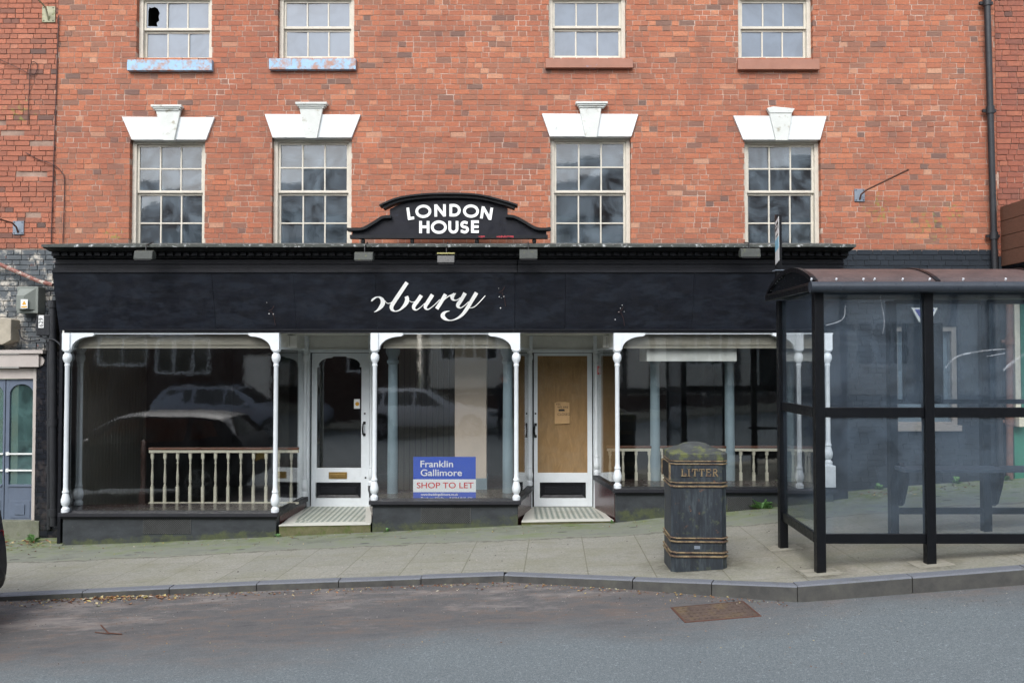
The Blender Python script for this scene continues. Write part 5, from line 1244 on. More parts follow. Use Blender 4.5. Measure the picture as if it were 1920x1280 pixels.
# ------------------------------------------------------------------ litter bin
bc = Vector((1.765, 8.04)); bz = pave_z(bc.x, bc.y)
lbn = thing('litter_bin', 'square blue-black cast litter bin with worn gilt bands, lettering and mossy lid', 'litter bin', (bc.x, bc.y, bz))
HB = az(832, 7.7) - az(1062, 7.66)
def octo(h, ch):
    return [(-h + ch, -h), (h - ch, -h), (h, -h + ch), (h, h - ch), (h - ch, h), (-h + ch, h), (-h, h - ch), (-h, -h + ch)]
BR = R(-2)
def ring(mb, secs):
    """stack of chamfered squares (half width, chamfer, z)"""
    vs = []
    for h, ch, z in secs:
        for x, y in octo(h, ch):
            vs.append((bc.x + x * math.cos(BR) - y * math.sin(BR), bc.y + x * math.sin(BR) + y * math.cos(BR), bz + z))
    m = len(secs); fs = [(i * 8 + k, i * 8 + (k + 1) % 8, (i + 1) * 8 + (k + 1) % 8, (i + 1) * 8 + k) for i in range(m - 1) for k in range(8)]
    fs += [tuple(range(7, -1, -1)), tuple(range((m - 1) * 8, m * 8))]; mb.add(vs, fs)
def by(py): return az(py, 7.77) - bz    # height above the foot at a picture row
z = by
mb = MB(); ring(mb, [(.262, .05, -.03), (.262, .05, z(1044)), (.258, .05, z(1043)), (.258, .05, z(906))]); mb.build('body', 'bin', lbn, bevel=.006)
# upper box with the opening on the left side
h = .262; zl, zh = z(903), z(871); op0, op1 = z(901), z(870)
mb = MB(); ring(mb, [(h, .05, z(904)), (h, .05, z(866))]); ub = mb.build('upper_body', 'bin', lbn, bevel=.004)
mb = MB(); mb.box(bc.x - h - .012, bc.x - h + .004, bc.y - .185, bc.y + .185, bz + op0 + .01, bz + op1 - .01); mb.build('opening', 'vent', lbn)
mb = MB(); 
for a_, b_, c_, d_ in ((-.205, -.18, op0, op1), (.18, .205, op0, op1)): mb.box(bc.x - h - .02, bc.x - h + .004, bc.y + a_, bc.y + b_, bz + c_, bz + d_)
mb.build('opening_frame', 'gold', lbn)
for (u, v) in ((862.5, 866.5), (868, 872), (903, 907), (909.5, 914.5), (1007, 1011), (1013.5, 1018), (1034, 1038.5), (1041, 1046)):
    mb = MB(); o_ = .272 if u < 1000 else .275
    ring(mb, [(o_ - .008, .05, z(v) + .003), (o_, .052, z(v) + .007), (o_, .052, z(u) - .006), (o_ - .008, .05, z(u) - .003)]); mb.build('band', 'gold', lbn, bevel=.003)
mb = MB(); ring(mb, [(.268, .05, z(863)), (.27, .05, z(851)), (.262, .05, z(849.5)), (.2, .04, z(846)), (.17, .03, z(843))])
vs = []; n = 20
for rr, zz in ((.17, z(844)), (.15, z(839.5)), (.11, z(835.5)), (.06, z(833.3)), (.01, z(832.5))): vs.append((rr, bz + zz))
mb.lathe(bc.x, bc.y, vs, 24); mb.build('lid', 'bin_top', lbn, bevel=.004)
mb = MB(); yf = bc.y - .266
def serif(mb, ch, x, z0, w_, hh, i):
    t = .011; y0 = yf - .006
    bar = lambda a, b, c, d, k=[0]: (mb.box(a, b, y0 - .0002 * k[0], yf + .004, c, d), k.__setitem__(0, k[0] + 1))
    if ch in 'LER': bar(x, x + t, z0, z0 + hh)
    if ch == 'L': bar(x - .006, x + .017, z0 + hh - .006, z0 + hh); bar(x - .006, x + w_, z0, z0 + .009); bar(x + w_ - .006, x + w_, z0, z0 + .026)
    if ch == 'I': bar(x + w_ / 2 - t / 2, x + w_ / 2 + t / 2, z0, z0 + hh); bar(x, x + w_, z0, z0 + .006); bar(x, x + w_, z0 + hh - .006, z0 + hh)
    if ch == 'T': bar(x + w_ / 2 - t / 2, x + w_ / 2 + t / 2, z0, z0 + hh); bar(x, x + w_, z0 + hh - .009, z0 + hh); bar(x + w_ * .3, x + w_ * .7, z0, z0 + .006); bar(x, x + .006, z0 + hh - .024, z0 + hh); bar(x + w_ - .006, x + w_, z0 + hh - .024, z0 + hh)
    if ch == 'E': bar(x - .005, x + w_, z0, z0 + .009); bar(x - .005, x + w_, z0 + hh - .009, z0 + hh); bar(x, x + w_ * .75, z0 + hh * .48, z0 + hh * .48 + .008); bar(x + w_ - .006, x + w_, z0, z0 + .024); bar(x + w_ - .006, x + w_, z0 + hh - .022, z0 + hh)
    if ch == 'R':
        arc = [(x + t, z0 + hh - .004)] + [(x + w_ * .45 + w_ * .3 * math.cos(R(90 - 18 * k)), z0 + hh * .74 + hh * .22 * math.sin(R(90 - 18 * k))) for k in range(11)] + [(x + t, z0 + hh * .5)]
        ribbon(mb, [(a, b, .009) for a, b in arc], lambda a, b, l: (a, yf - (l * 1.5 if l else -.003), b), .005)
        ribbon(mb, [(x + w_ * .4, z0 + hh * .5, .011), (x + w_ * .95, z0, .012)], lambda a, b, l: (a, yf - (l * 1.4 if l else -.003), b), .005); bar(x - .005, x + .018, z0, z0 + .006)
lx = ax(1277, yf); zz = az(892.5, yf); step = (ax(1346, yf) - lx) / 6
for i, ch in enumerate('LITTER'): serif(mb, ch, lx + (0, .052, .093, .155, .222, .282)[i] * (step * 6 / .335), zz, (.042, .024, .05, .05, .043, .047)[i] * (step * 6 / .335), .07, i)
mb.build('lettering', 'gold', lbn)
mb = MB(); a, b = at(1302, 1023, yf), at(1313, 1029, yf); mb.box(a.x, b.x, bc.y - .2625, bc.y - .257, b.z, a.z); mb.build('maker_plate', 'galv', lbn)

# ------------------------------------------------------------------ drain cover in the road
def ground_hit(px, py, zfn, guess=6.5):
    Y = guess
    for _ in range(30):
        p = at(px, py, Y); zr = zfn(p.x, p.y); Y = Y * (EYE.z - zr) / (EYE.z - p.z)
    return at(px, py, Y)
c4 = [ground_hit(px, py, road_z) for px, py in ((1257, 1139), (1394, 1127), (1428, 1155), (1284, 1167))]
dc = thing('drain_cover', 'rusty rectangular iron cover set in the road near the kerb corner', 'drain cover', c4[0])
def inset(pts, k):
    c = sum(pts, Vector()) / 4; return [c + (p - c) * k for p in pts]
mb = MB(); o4, i4 = inset(c4, 1.0), inset(c4, .95)
up = Vector((0, 0, .006))
for i in range(4): j = (i + 1) % 4; mb.quad(o4[i] + up, o4[j] + up, i4[j] + up, i4[i] + up); mb.quad(o4[i] - up, o4[j] - up, o4[j] + up, o4[i] + up)
mb.build('frame', 'rustrod', dc)
mb = MB(); i4 = inset(c4, .94); mb.quad(*[p + Vector((0, 0, .005)) for p in i4])
for i in range(12):
    for j in range(5):
        a, b = (i + .3) / 12, (j + .3) / 5; c, d = a + .4 / 12, b + .35 / 5
        f_ = lambda u, v: i4[0].lerp(i4[1], u).lerp(i4[3].lerp(i4[2], u), v)
        q = [f_(a, b), f_(c, b), f_(c, d), f_(a, d)]; mb.add([p + Vector((0, 0, .005)) for p in q] + [p + Vector((0, 0, .009)) for p in q], [(4, 5, 6, 7), (0, 1, 5, 4), (1, 2, 6, 5), (2, 3, 7, 6), (3, 0, 4, 7)])
mb.build('cover', 'drain', dc)

# ------------------------------------------------------------------ litter of leaves and grit, weeds
def leaf(mb, x, y, z, s, rn):
    a = rn.uniform(0, 6.28); u = Vector((math.cos(a), math.sin(a), rn.uniform(-.2, .3))) * s; v = Vector((-math.sin(a), math.cos(a), rn.uniform(-.2, .3))) * s * rn.uniform(.4, .8); c = Vector((x, y, z + s * .25)); l = Vector((0, 0, s * rn.uniform(.1, .5)))
    mb.add([c - u, c - v * .8 + l, c + u, c + v * .8 + l], [(0, 1, 2), (0, 2, 3)], rn.random())
k = NT('fallen_leaf'); a_ = k.n.new('ShaderNodeAttribute'); a_.attribute_name = 'tint'
k.set(col=k.ramp(a_.outputs['Fac'], [(0, B(70, 44, 34)), (.3, B(120, 78, 56)), (.55, B(160, 118, 84)), (.75, B(176, 160, 96)), (.9, B(206, 196, 180)), (1, B(120, 132, 80))]), rough=.8); M['leaf'] = k.m
rn = random.Random(7); mb = MB()
for _ in range(1100):
    x = rn.uniform(-7, 2.3); 
    if rn.random() < .3: x = rn.gauss(-3.85, .45)
    ky, kz = kerb_at(x); y = ky - abs(rn.gauss(0, .10)) - .01
    leaf(mb, x, y, road_z(x, y), rn.uniform(.006, .02) * (1.6 if abs(x + 3.85) < .5 and rn.random() < .5 else 1), rn)
for _ in range(260):
    x = rn.uniform(-6, 2.6); ky, kz = kerb_at(x); y = ky - rn.uniform(.1, 1.9); leaf(mb, x, y, road_z(x, y), rn.uniform(.004, .011), rn)
for _ in range(330):
    x = rn.uniform(-8, 7); y = 10.86 - abs(rn.gauss(0, .35)) if x < 4.3 else 11.45 - abs(rn.gauss(0, .4)); leaf(mb, x, y, pave_z(x, y), rn.uniform(.006, .018), rn)
for _ in range(160):
    x = rn.uniform(-7.3, -6.0) if rn.random() < .6 else rn.uniform(4.6, 6.2); y = 11.25 - abs(rn.gauss(0, .2)); leaf(mb, x, y, pave_z(x, y) + .005, rn.uniform(.012, .035), rn)
tag(mb.build('leaf_litter', 'leaf', tint=True), kind='stuff')
k = NT('road_grit'); a_ = k.n.new('ShaderNodeAttribute'); a_.attribute_name = 'tint'
k.set(col=k.ramp(a_.outputs['Fac'], [(0, B(50, 46, 44)), (.6, B(104, 98, 92)), (1, B(168, 162, 154))]), rough=.9); M['grit'] = k.m
mb = MB()
for _ in range(1500):
    x = rn.uniform(-7, 4.4); ky, kz = kerb_at(x); d = abs(rn.gauss(0, .55)) + .02; y = ky - d; s = rn.uniform(.002, .005)
    z_ = road_z(x, y); mb.add([(x - s, y - s, z_), (x + s, y - s, z_), (x + s, y + s, z_), (x - s, y + s, z_), (x, y, z_ + s)], [(0, 1, 4), (1, 2, 4), (2, 3, 4), (3, 0, 4)], rn.random())
for _ in range(260):
    x = rn.uniform(-7, 6.5); ky, kz = kerb_at(x); y = rn.uniform(ky + .2, 10.8); s = rn.uniform(.003, .008)
    z_ = pave_z(x, y); mb.add([(x - s, y - s, z_), (x + s, y - s, z_), (x + s, y + s, z_), (x - s, y + s, z_), (x, y, z_ + s)], [(0, 1, 4), (1, 2, 4), (2, 3, 4), (3, 0, 4)], rn.random())
tag(mb.build('road_grit', 'grit', tint=True), kind='stuff')
mb = MB(); q = [ground_hit(px, py, road_z) + Vector((0, 0, .01)) for px, py in ((189, 1173), (203, 1188), (228, 1190))]
mb.tube(q, .006, 5); q = [ground_hit(px, py, road_z) + Vector((0, 0, .008)) for px, py in ((178, 1186), (205, 1189))]; mb.tube(q, .004, 5)
tag(mb.build('fallen_twig', 'rustrod'), 'small forked reddish twig lying on the road at the left', 'twig')
def weed(px, py, n, L, label, zfn=pave_z, Y=None):
    p = ground_hit(px, py, zfn, 10) if Y is None else Vector((ax(px, Y), Y, pave_z(ax(px, Y), Y))); rn = random.Random(int(px))
    mb = MB()
    for i in range(n):
        a = rn.uniform(0, 6.28); el = rn.uniform(.15, 1.2); l = L * rn.uniform(.6, 1.1)
        d = Vector((math.cos(a) * math.cos(el), math.sin(a) * math.cos(el) * .6, math.sin(el))); s = Vector((-math.sin(a), math.cos(a), 0)) * l * .14
        m1 = p + d * l * .55; e = p + d * l - Vector((0, 0, l * .18))
        mb.add([p, m1 - s, e, m1 + s + Vector((0, 0, .004))], [(0, 1, 2), (0, 2, 3)])
        for t in (.45, .65, .85):
            c = p.lerp(e, t) + Vector((0, 0, l * .12 * math.sin(math.pi * t)))
            for sg_ in (-1, 1):
                mb.add([c, c + s * sg_ * 2.2 + d * l * .1, c + d * l * .16], [(0, 1, 2)])
    return tag(mb.build('weed', 'leafgreen'), label, 'weed')
weed(1426, 952, 26, .17, 'light green leafy weed growing at the foot of the right-hand plinth', Y=10.84)
weed(524, 1003, 12, .07, 'tiny green weed at the left corner of the first tiled step', Y=10.84)
weed(727, 990, 12, .06, 'tiny green weed under the middle window plinth', Y=10.85)
weed(1147, 975, 10, .06, 'tiny green weed at the right corner of the second tiled step', Y=10.84)
weed(68, 1000, 18, .13, 'small green weed below the slate-blue door beside the pipes', Y=11.2)
for i, (px, Y) in enumerate(((1645, 11.42), (1790, 11.4), (1880, 11.38))):
    weed(px, 905, 14, .11, ('green weed tuft at the foot of the black wall left of its window', 'green weed tuft at the foot of the black wall right of its window', 'green weed tuft at the foot of the terracotta pipe')[i], Y=Y)

# ------------------------------------------------------------------ cars (one is cut by the left edge, two stand across the road and show in the glass)
def car(label, loc, heading, prof, belt, L, W, paintm, sill=.26, wr=.33, axles=(.82, 3.45), wins=(), rails=False, roofw=.76):
    """prof: (x, z) roofline from nose (x=0) to tail (x=L); belt(x) window line"""
    t = thing('parked_car', label, 'car', loc); t.rotation_euler = (0, 0, heading)
    def zi(tab, x):
        for (a, b), (c, d) in zip(tab, tab[1:]):
            if x <= c: return b + (d - b) * (x - a) / (c - a) if c > a else d
        return tab[-1][1]
    n = 44; xs_ = [L * i / n for i in range(n + 1)]; secs = []
    def half(x):   # plan half width
        e = min(x, L - x); return W / 2 * (.80 + .20 * min(1, max(0, e) / .5) ** .5)
    def sec(x):
        h = half(x); zt_ = zi(prof, x); zb = min(zi(belt, x), zt_ - .02); g = max(0, min(1, (zt_ - zb) / .45)); rw = h * (.97 - (.97 - roofw) * g)
        e = min(x, L - x); s0 = sill + .12 * max(0, 1 - e / .25)
        return [(0, s0), (h * .9, s0), (h * .985, s0 + .1), (h, (s0 + zb) / 2), (h * .975, zb - .03), (h * .955, zb), (rw, zt_ - .05 * g - .005), (rw * .85, zt_ - .01 * g), (0, zt_ + .015)]
    vs = []; 
    for x in xs_:
        s_ = sec(x); vs += [(x, -y, z_) for y, z_ in s_] + [(x, y, z_) for y, z_ in s_[::-1]]
    m = 18; fs = [(i * m + k, (i + 1) * m + k, (i + 1) * m + (k + 1) % m, i * m + (k + 1) % m) for i in range(n) for k in range(m)] + [tuple(range(m)), tuple(range((n + 1) * m - 1, n * m - 1, -1))]
    def put(mb, nm, mat, smooth=False, par=None, bevel=0):
        o = mb.build(nm, mat, None, smooth, bevel); o.parent = par or t; o.location = (0, 0, 0); return o
    mb = MB(); mb.add(vs, fs); body = put(mb, 'body', paintm, True)
    def side(x, f, s):  # point on the side glass plane, f 0 at belt .. 1 at roof edge
        S = sec(x); a, b = S[5], S[6]; return Vector((x, s * (a[0] + (b[0] - a[0]) * f + .006), a[1] + (b[1] - a[1]) * f))
    for s in (-1, 1):
        for (pts) in wins:
            mb = MB(); P_ = [side(x, f, s) for x, f in pts]; c = [v.copy() for v in P_]
            mb.add(P_ + [v - Vector((0, s * .01, 0)) for v in c], [tuple(range(len(P_)))] + [(i, (i + 1) % len(P_), (i + 1) % len(P_) + len(P_), i + len(P_)) for i in range(len(P_))]); put(mb, 'side_window', 'carglass')
        for axx in axles:
            mb = MB(); h = half(axx)
            mb.tube([(axx, s * (h - .2), wr), (axx, s * (h + .004), wr)], wr + .06, 28); put(mb, 'wheel_arch', 'trim')
            mb = MB(); mb.tube([(axx, s * (h - .19), wr), (axx, s * (h - .005), wr), (axx, s * (h + .012), wr)], [wr, wr, wr - .03], 28); wh = put(mb, 'wheel', 'rubber', True)
            mb = MB(); mb.tube([(axx, s * (h - .0), wr), (axx, s * (h + .014), wr)], wr * .28, 14)
            for k_ in range(7):
                a = 2 * math.pi * k_ / 7; ca, sa = math.cos(a), math.sin(a); pa_ = Vector((-sa, 0, ca)); r0 = Vector((ca, 0, sa)); q0 = Vector((axx, s * (h + .016), wr))
                q = [q0 + r0 * wr * .2 - pa_ * .03, q0 + r0 * wr * .68 - pa_ * .035, q0 + r0 * wr * .68 + pa_ * .035, q0 + r0 * wr * .2 + pa_ * .03]
                mb.add(q + [v - Vector((0, s * .01, 0)) for v in q], [(0, 1, 2, 3), (0, 1, 5, 4), (2, 3, 7, 6)])
            nn = 28; ring_ = [(axx + r_ * math.cos(2 * math.pi * i / nn), s * (h + .014), wr + r_ * math.sin(2 * math.pi * i / nn)) for r_ in (wr * .66, wr * .74) for i in range(nn)]
            mb.add(ring_, [(i, (i + 1) % nn, nn + (i + 1) % nn, nn + i) for i in range(nn)]); put(mb, 'rim', 'rim', par=wh)
        mb = MB(); mb.box(axles[0] + wr + .1, axles[1] - wr - .1, s * (W / 2 - .02), s * (W / 2 + .012), sill - .02, sill + .1); put(mb, 'sill_trim', 'trim')
        mb = MB(); xm = wins[0][0][0] + .12; p_ = side(xm, .1, s); mb.tube([p_, p_ + Vector((-.03, s * .14, .03)), p_ + Vector((.0, s * .2, .03))], [.03, .08, .05], 10); put(mb, 'door_mirror', paintm, True)
        # lamps
        mb = MB(); yt = half(L - .1); mb.add([(L - .30, s * (yt + .03), .66), (L - .02, s * (yt - .12), .66), (L - .02, s * (yt - .10), .86), (L - .32, s * (yt + .02), .9), (L - .30, s * (yt - .1), .66), (L - .10, s * (yt - .25), .66), (L - .1, s * (yt - .25), .86), (L - .32, s * (yt - .1), .9)], [(0, 1, 2, 3), (4, 5, 6, 7), (0, 1, 5, 4), (3, 2, 6, 7)]); put(mb, 'tail_lamp', 'taillight')
        mb = MB(); yt = half(.15); mb.box(.03, .35, s * (yt - .2), s * (yt + .04), .62, .76); put(mb, 'headlamp', 'rim', bevel=.02)
        for xd in [w2[0][0] for w2 in wins[:2]]:
            mb = MB(); p_ = Vector((xd + .75, s * (half(xd) * .99 + .012), zi(belt, xd) - .12)); mb.box(p_.x - .09, p_.x + .09, p_.y - .012, p_.y + .012, p_.z - .015, p_.z + .015); put(mb, 'door_handle', paintm, bevel=.005)
        if rails: mb = MB(); mb.tube([(1.75, s * W * .34, zi(prof, 1.75) + .0), (2.1, s * W * .35, zi(prof, 2.1) + .05), (L - .9, s * W * .35, zi(prof, L - .9) + .05), (L - .6, s * W * .34, zi(prof, L - .6) + .0)], .018, 6); put(mb, 'roof_rail', 'trim')
    # screens: follow the sloping top surface
    def screen(xa, xb, nm):
        mb = MB(); P_ = []
        for i in range(7):
            x = xa + (xb - xa) * i / 6; S = sec(x); w2 = S[6][0] * .97; P_ += [(x, -w2, S[6][1] + .006), (x, -w2 * .8, S[7][1] + .012), (x, 0, S[8][1] + .006), (x, w2 * .8, S[7][1] + .012), (x, w2, S[6][1] + .006)]
        mb.add(P_, [(i * 5 + k_, i * 5 + k_ + 1, i * 5 + k_ + 6, i * 5 + k_ + 5) for i in range(6) for k_ in range(4)]); put(mb, nm, 'carglass', True)
    screen(*car.ws, 'windscreen'); screen(*car.rs, 'rear_window')
    mb = MB(); mb.box(L - .02, L + .012, -.26, .26, .62, .74); put(mb, 'number_plate', 'plate_yellow')
    mb = MB(); mb.box(L - .2, L + .03, -W * .40, W * .40, .34, .56); put(mb, 'rear_bumper', 'trim', bevel=.09)
    mb = MB(); mb.box(-.03, .1, -W * .38, W * .38, .3, .5); put(mb, 'front_bumper', 'trim', bevel=.03)
    return t
suv = [(0, .78), (.08, .9), (.4, 1.02), (1.15, 1.12), (1.3, 1.16), (1.95, 1.62), (2.3, 1.70), (3.6, 1.70), (4.1, 1.64), (4.25, 1.55), (4.5, 1.1), (4.58, .95), (4.6, .7)]
car.ws = (1.32, 1.93); car.rs = (4.24, 4.48)
wz = [[(1.55, .08), (2.28, .08), (2.28, .93), (2.05, .93)], [(2.36, .08), (3.2, .08), (3.2, .93), (2.36, .93)], [(3.34, .12), (4.2, .35), (4.0, .92), (3.3, .92)]]
car('grey four wheel drive car with roof rails, reflected in the left window', (-6.15, -3.35, road_z(-6, -3.4)), math.pi, suv, [(0, .75), (.4, .98), (1.2, 1.08), (4.6, 1.18)], 4.6, 1.9, 'car_grey', .3, .36, (.88, 3.6), wz, True)
est = [(0, .62), (.08, .72), (.5, .82), (1.15, .90), (1.3, .94), (2.1, 1.36), (2.5, 1.43), (3.6, 1.42), (4.1, 1.36), (4.5, 1.0), (4.58, .85), (4.6, .6)]
car.ws = (1.32, 2.08); car.rs = (4.12, 4.48)
we = [[(1.62, .08), (2.5, .08), (2.5, .93), (2.2, .9)], [(2.58, .08), (3.4, .08), (3.4, .93), (2.58, .93)], [(3.5, .12), (4.2, .3), (3.95, .9), (3.48, .92)]]
car('silver estate car, reflected in the middle shop window', (-.35, -3.3, road_z(-2, -3.3)), math.pi, est, [(0, .6), (.4, .78), (1.2, .86), (4.6, .95)], 4.6, 1.78, 'car_silver', .24, .32, (.85, 3.5), we)
hat = [(0, .66), (.08, .78), (.4, .9), (1.0, 1.0), (1.15, 1.04), (1.85, 1.44), (2.2, 1.50), (3.3, 1.49), (3.75, 1.42), (4.02, 1.08), (4.12, 1.0), (4.17, .75)]
car.ws = (1.17, 1.83); car.rs = (3.77, 4.01)
wh_ = [[(1.42, .08), (2.3, .08), (2.3, .93), (1.95, .9)], [(2.38, .08), (3.1, .08), (3.15, .93), (2.38, .93)], [(3.2, .12), (3.7, .3), (3.55, .88), (3.24, .92)]]
Lc = 4.17
car('dark blue-black hatchback parked at the kerb, its rear corner cut by the left edge', (-4.57 - Lc, 6.82, road_z(-5.5, 6.8)), 0, hat, [(0, .62), (.4, .84), (1.2, .94), (4.2, 1.02)], Lc, 1.78, 'car_dark', .25, .32, (.82, 3.4), wh_)

# ------------------------------------------------------------------ buildings across the road (seen in the glass)
YO = -8.0
def far_wall(x0, x1, z0, z1, holes_, mb, y=YO): backing(mb, x0, x1, z0, z1, holes_, y - .3, y, 0)
def far_window(x0, x1, z0, z1, par, nx=2, nz=2):
    mb = MB(); y = YO - .05; f = .07
    mb.box(x0, x0 + f, y - .1, y + .01, z0, z1); mb.box(x1 - f, x1, y - .1, y + .01, z0, z1); mb.box(x0 + f, x1 - f, y - .1, y + .01, z0, z0 + f); mb.box(x0 + f, x1 - f, y - .1, y + .01, z1 - f, z1)
    for i in range(1, nx): x = x0 + (x1 - x0) * i / nx; mb.box(x - .025, x + .025, y - .08, y, z0 + f, z1 - f)
    for j in range(1, nz): zz_ = z0 + (z1 - z0) * j / nz; mb.box(x0 + f, x1 - f, y - .075, y - .005, zz_ - .02, zz_ + .02)
    w_ = mb.build('window', 'white', par)
    mb = MB(); mb.box(x0 + f, x1 - f, y - .06, y - .055, z0 + f, z1 - f); mb.build('pane', 'carglass', w_); return w_
fb = thing('brick_terrace', 'dark brick terraced building with white windows across the road, seen reflected in the windows', 'building', (-9, YO, -.3))
H1 = [(-15.0, -13.2, 1.9, 3.0), (-12.9, -10.9, 1.6, 2.9), (-9.7, -8.7, -.3, 2.3), (-6.5, -5.0, 1.6, 3.1), (-14.5, -13.3, 4.6, 6.2), (-11.5, -10.3, 4.6, 6.2), (-8.5, -7.3, 4.6, 6.2), (-5.6, -4.4, 4.6, 6.2)]
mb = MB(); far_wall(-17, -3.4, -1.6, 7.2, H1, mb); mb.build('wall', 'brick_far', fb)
for i, h in enumerate(H1):
    if i == 2:
        mb = MB(); mb.box(h[0], h[1], YO - .12, YO - .05, h[2] - .6, h[3]); mb.build('door', 'offwhite', fb, bevel=.01)
    else: far_window(*h, fb, 3 if i == 1 else 2, 1 if i < 4 else 2)
mb = MB(); mb.yz([(YO + .3, 7.2), (YO - 4, 9.6), (YO - 8, 7.2)][::-1], -17, -3.4); mb.build('roof', 'rooftile', fb)
sn = thing('clinic_sign', 'white sign with dark blue capitals, mirrored at the top of the left window', 'sign', (-12.1, YO + .03, 3.0))
mb = MB(); mb.box(-13.1, -11.5, YO + .005, YO + .04, 2.95, 3.45); mb.build('panel', 'label_white', sn)
for s_, zz_ in (('TENBURY', 3.23), ('CHIROPRACTIC', 3.01)):
    o = text_mesh('lettering', s_, .24, 'royal', sn, (-12.3, YO + .045, zz_), rot=(R(90), 0, R(180)), ext=.002, align='CENTER'); o.scale = (.8 if len(s_) > 8 else 1, 1, 1)
tf = thing('timber_framed_building', 'black and white timber-framed building across the road, seen reflected in the right window', 'building', (4, YO, 0))
H2 = [(-2.6, -.5, 2.1, 4.0), (2.0, 3.4, 1.9, 3.2), (6.2, 7.6, 1.9, 3.2), (9.5, 11, 1.9, 3.2), (-1.5, -.2, 4.9, 6.3), (2.4, 3.8, 4.9, 6.3), (7.2, 8.6, 4.9, 6.3)]
mb = MB(); far_wall(-3.3, 14, -1.2, 7.3, H2, mb); mb.build('wall', 'render', tf)
for i, h in enumerate(H2): far_window(*h, tf, 5 if i == 0 else 3, 4 if i == 0 else 2)
mb = MB()
for x in [-3.2 + i * 1.02 for i in range(17)]:
    for (a, b) in ((-1, .9), (1.05, 4.35), (4.55, 7.2)):
        if not any(h[0] - .02 < x + .09 < h[1] + .02 and a < h[3] and b > h[2] for h in H2): mb.box(x, x + .2, YO, YO + .03, a, b)
for zz_ in (.9, 4.35, 6.9): mb.box(-3.25, 14, YO + .001, YO + .05, zz_, zz_ + .2)
for a, b in ((2.9, 3.05), (5.6, 5.75)):
    for x0_, x1_ in ((-.4, 1.9), (3.6, 6.1), (7.8, 9.4)): mb.box(x0_, x1_, YO + .002, YO + .025, a, b)
mb.build('timber_frame', 'timberframe', tf)
mb = MB(); mb.box(-3.3, 14, YO + .005, YO + .09, -1.2, .85); mb.build('brick_base', 'brick_far', tf)
mb = MB(); mb.yz([(YO + .4, 7.3), (YO - 4, 10.2), (YO - 8, 7.3)][::-1], -3.4, 14.1); mb.build('roof', 'rooftile', tf)
for (x0_, x1_, zt_, lab) in ((-30, -17.1, 6.4, 'plain low brick building far to the left across the road'), (14.2, 32, 8.0, 'plain brick building far to the right across the road')):
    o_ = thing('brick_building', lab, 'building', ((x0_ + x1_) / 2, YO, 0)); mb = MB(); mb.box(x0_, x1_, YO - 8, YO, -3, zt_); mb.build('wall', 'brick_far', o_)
    mb = MB(); mb.yz([(YO + .3, zt_), (YO - 4, zt_ + 2.4), (YO - 8.2, zt_)][::-1], x0_, x1_); mb.build('roof', 'slate', o_)

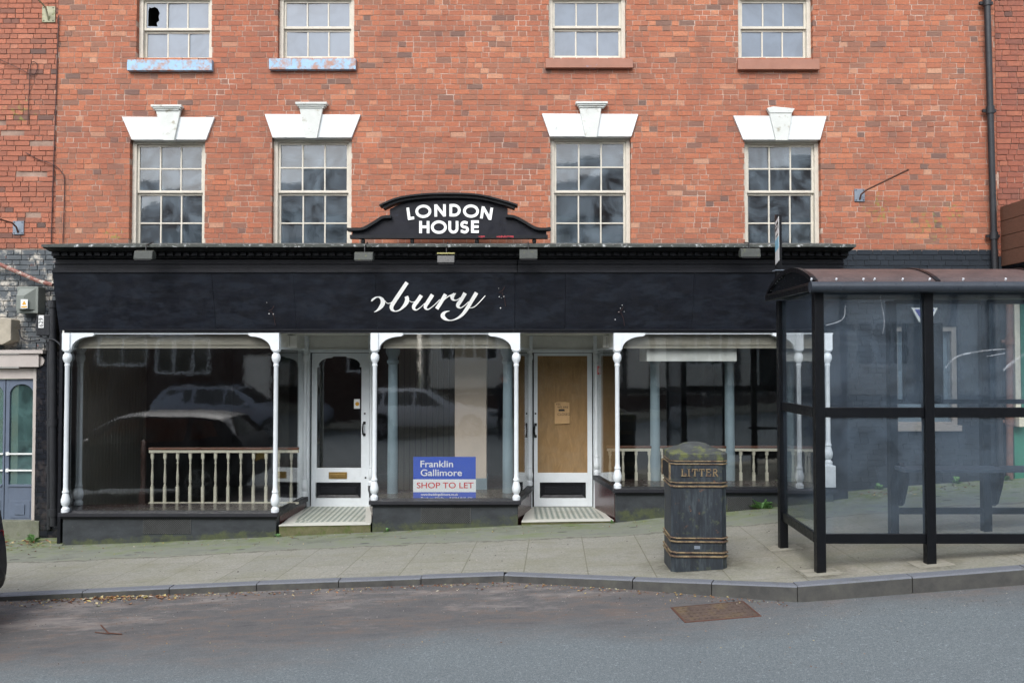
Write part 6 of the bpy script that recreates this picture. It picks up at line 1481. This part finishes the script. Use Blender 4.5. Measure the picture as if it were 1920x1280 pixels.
# ------------------------------------------------------------------ the photographer, seen only as a reflection
def person():
    base = Vector((-.22, -.55, road_z(-.2, -.5))); t = thing('person', 'bald person in dark jacket and trousers, reflected beside the pale pier', 'person', base)
    J = {'pel': (0, 0, .95), 'sp': (0, -.01, 1.15), 'ch': (0, -.02, 1.38), 'nk': (0, 0, 1.53), 'hd': (0, .03, 1.62), 'cr': (0, .03, 1.72)}
    V_ = [(0, 0, .95, .15, .11), (0, -.01, 1.12, .15, .11), (0, -.02, 1.34, .19, .12), (0, -.01, 1.46, .11, .08), (0, 0, 1.53, .058, .058), (0, .02, 1.62, .078, .09), (0, .02, 1.70, .075, .088)]
    E = [(i, i + 1) for i in range(6)]
    for s in (-1, 1):
        o = len(V_); V_ += [(s * .10, 0, .86, .095, .095), (s * .11, .02, .50, .062, .065), (s * .12, -.01, .10, .042, .045), (s * .13, .10, .04, .045, .035), (s * .135, .17, .03, .035, .025)]; E += [(0, o), (o, o + 1), (o + 1, o + 2), (o + 2, o + 3), (o + 3, o + 4)]
        o = len(V_); V_ += [(s * .19, -.01, 1.42, .058, .058), (s * .25, -.02, 1.15, .045, .045), (s * .13, .22, 1.28, .034, .034), (s * .09, .28, 1.36, .03, .02), (s * .07, .32, 1.40, .026, .016)]; E += [(2, o), (o, o + 1), (o + 1, o + 2), (o + 2, o + 3), (o + 3, o + 4)]
    me = bpy.data.meshes.new('body'); me.from_pydata([v[:3] for v in V_], E, []); b = bpy.data.objects.new('body', me); COL.objects.link(b)
    m = b.modifiers.new('skin', 'SKIN'); m.use_smooth_shade = True; sv = me.skin_vertices[0].data
    for i, v in enumerate(V_): sv[i].radius = (v[3], v[4])
    sv[0].use_root = True
    b.modifiers.new('sub', 'SUBSURF').levels = 2; b.modifiers['sub'].render_levels = 2
    # one mesh, clothing and skin by height
    k = NT('clothed_figure'); tc_ = k.n.new('ShaderNodeTexCoord'); sx2 = k.n.new('ShaderNodeSeparateXYZ'); k.link(tc_.outputs['Object'], sx2.inputs[0])
    k.set(col=k.ramp(k.math('DIVIDE', sx2.outputs[2], 2), [(0, B(26, 24, 24)), (.045, B(44, 46, 54)), (.465, B(34, 36, 42)), (.755, B(206, 150, 128))], 'CONSTANT'), rough=.75); me.materials.append(k.m)
    b.parent = t
    def put(mb, nm, mat, sm=True): o = mb.build(nm, mat, None, sm); o.parent = t; o.location = (0, 0, 0)
    mb = MB(); mb.lathe(0, -.005, [(.088, 1.64), (.093, 1.69), (.088, 1.73), (.06, 1.765), (.02, 1.775)], 16); put(mb, 'hair', 'hair')
    mb = MB()
    for s in (-1, 1):
        for k_ in range(4):
            x = s * (.035 + .014 * k_); mb.tube([(s * .07, .32, 1.40), (x, .35, 1.40 + .02 * (k_ - 1.5)), (s * .02, .355, 1.395 + .02 * (k_ - 1.5))], [.009, .009, .007], 6)
        mb.tube([(s * .075, .3, 1.385), (s * .05, .31, 1.36), (s * .03, .33, 1.355)], [.01, .01, .008], 6)
    put(mb, 'fingers', 'skin')
    mb = MB(); mb.tube([(0, .115, 1.64), (0, .135, 1.61)], [.012, .018], 8)
    for s in (-1, 1): mb.tube([(s * .085, .02, 1.60), (s * .092, .02, 1.66)], .014, 8)
    put(mb, 'face_detail', 'skin')
    mb = MB(); mb.box(-.065, .065, .33, .38, 1.355, 1.44); mb.tube([(0, .38, 1.395), (0, .45, 1.395)], .035, 14); o = mb.build('hand_camera', 'case'); o.location = base; tag(o, 'black camera held in both hands by the person across the road', 'camera')
person()
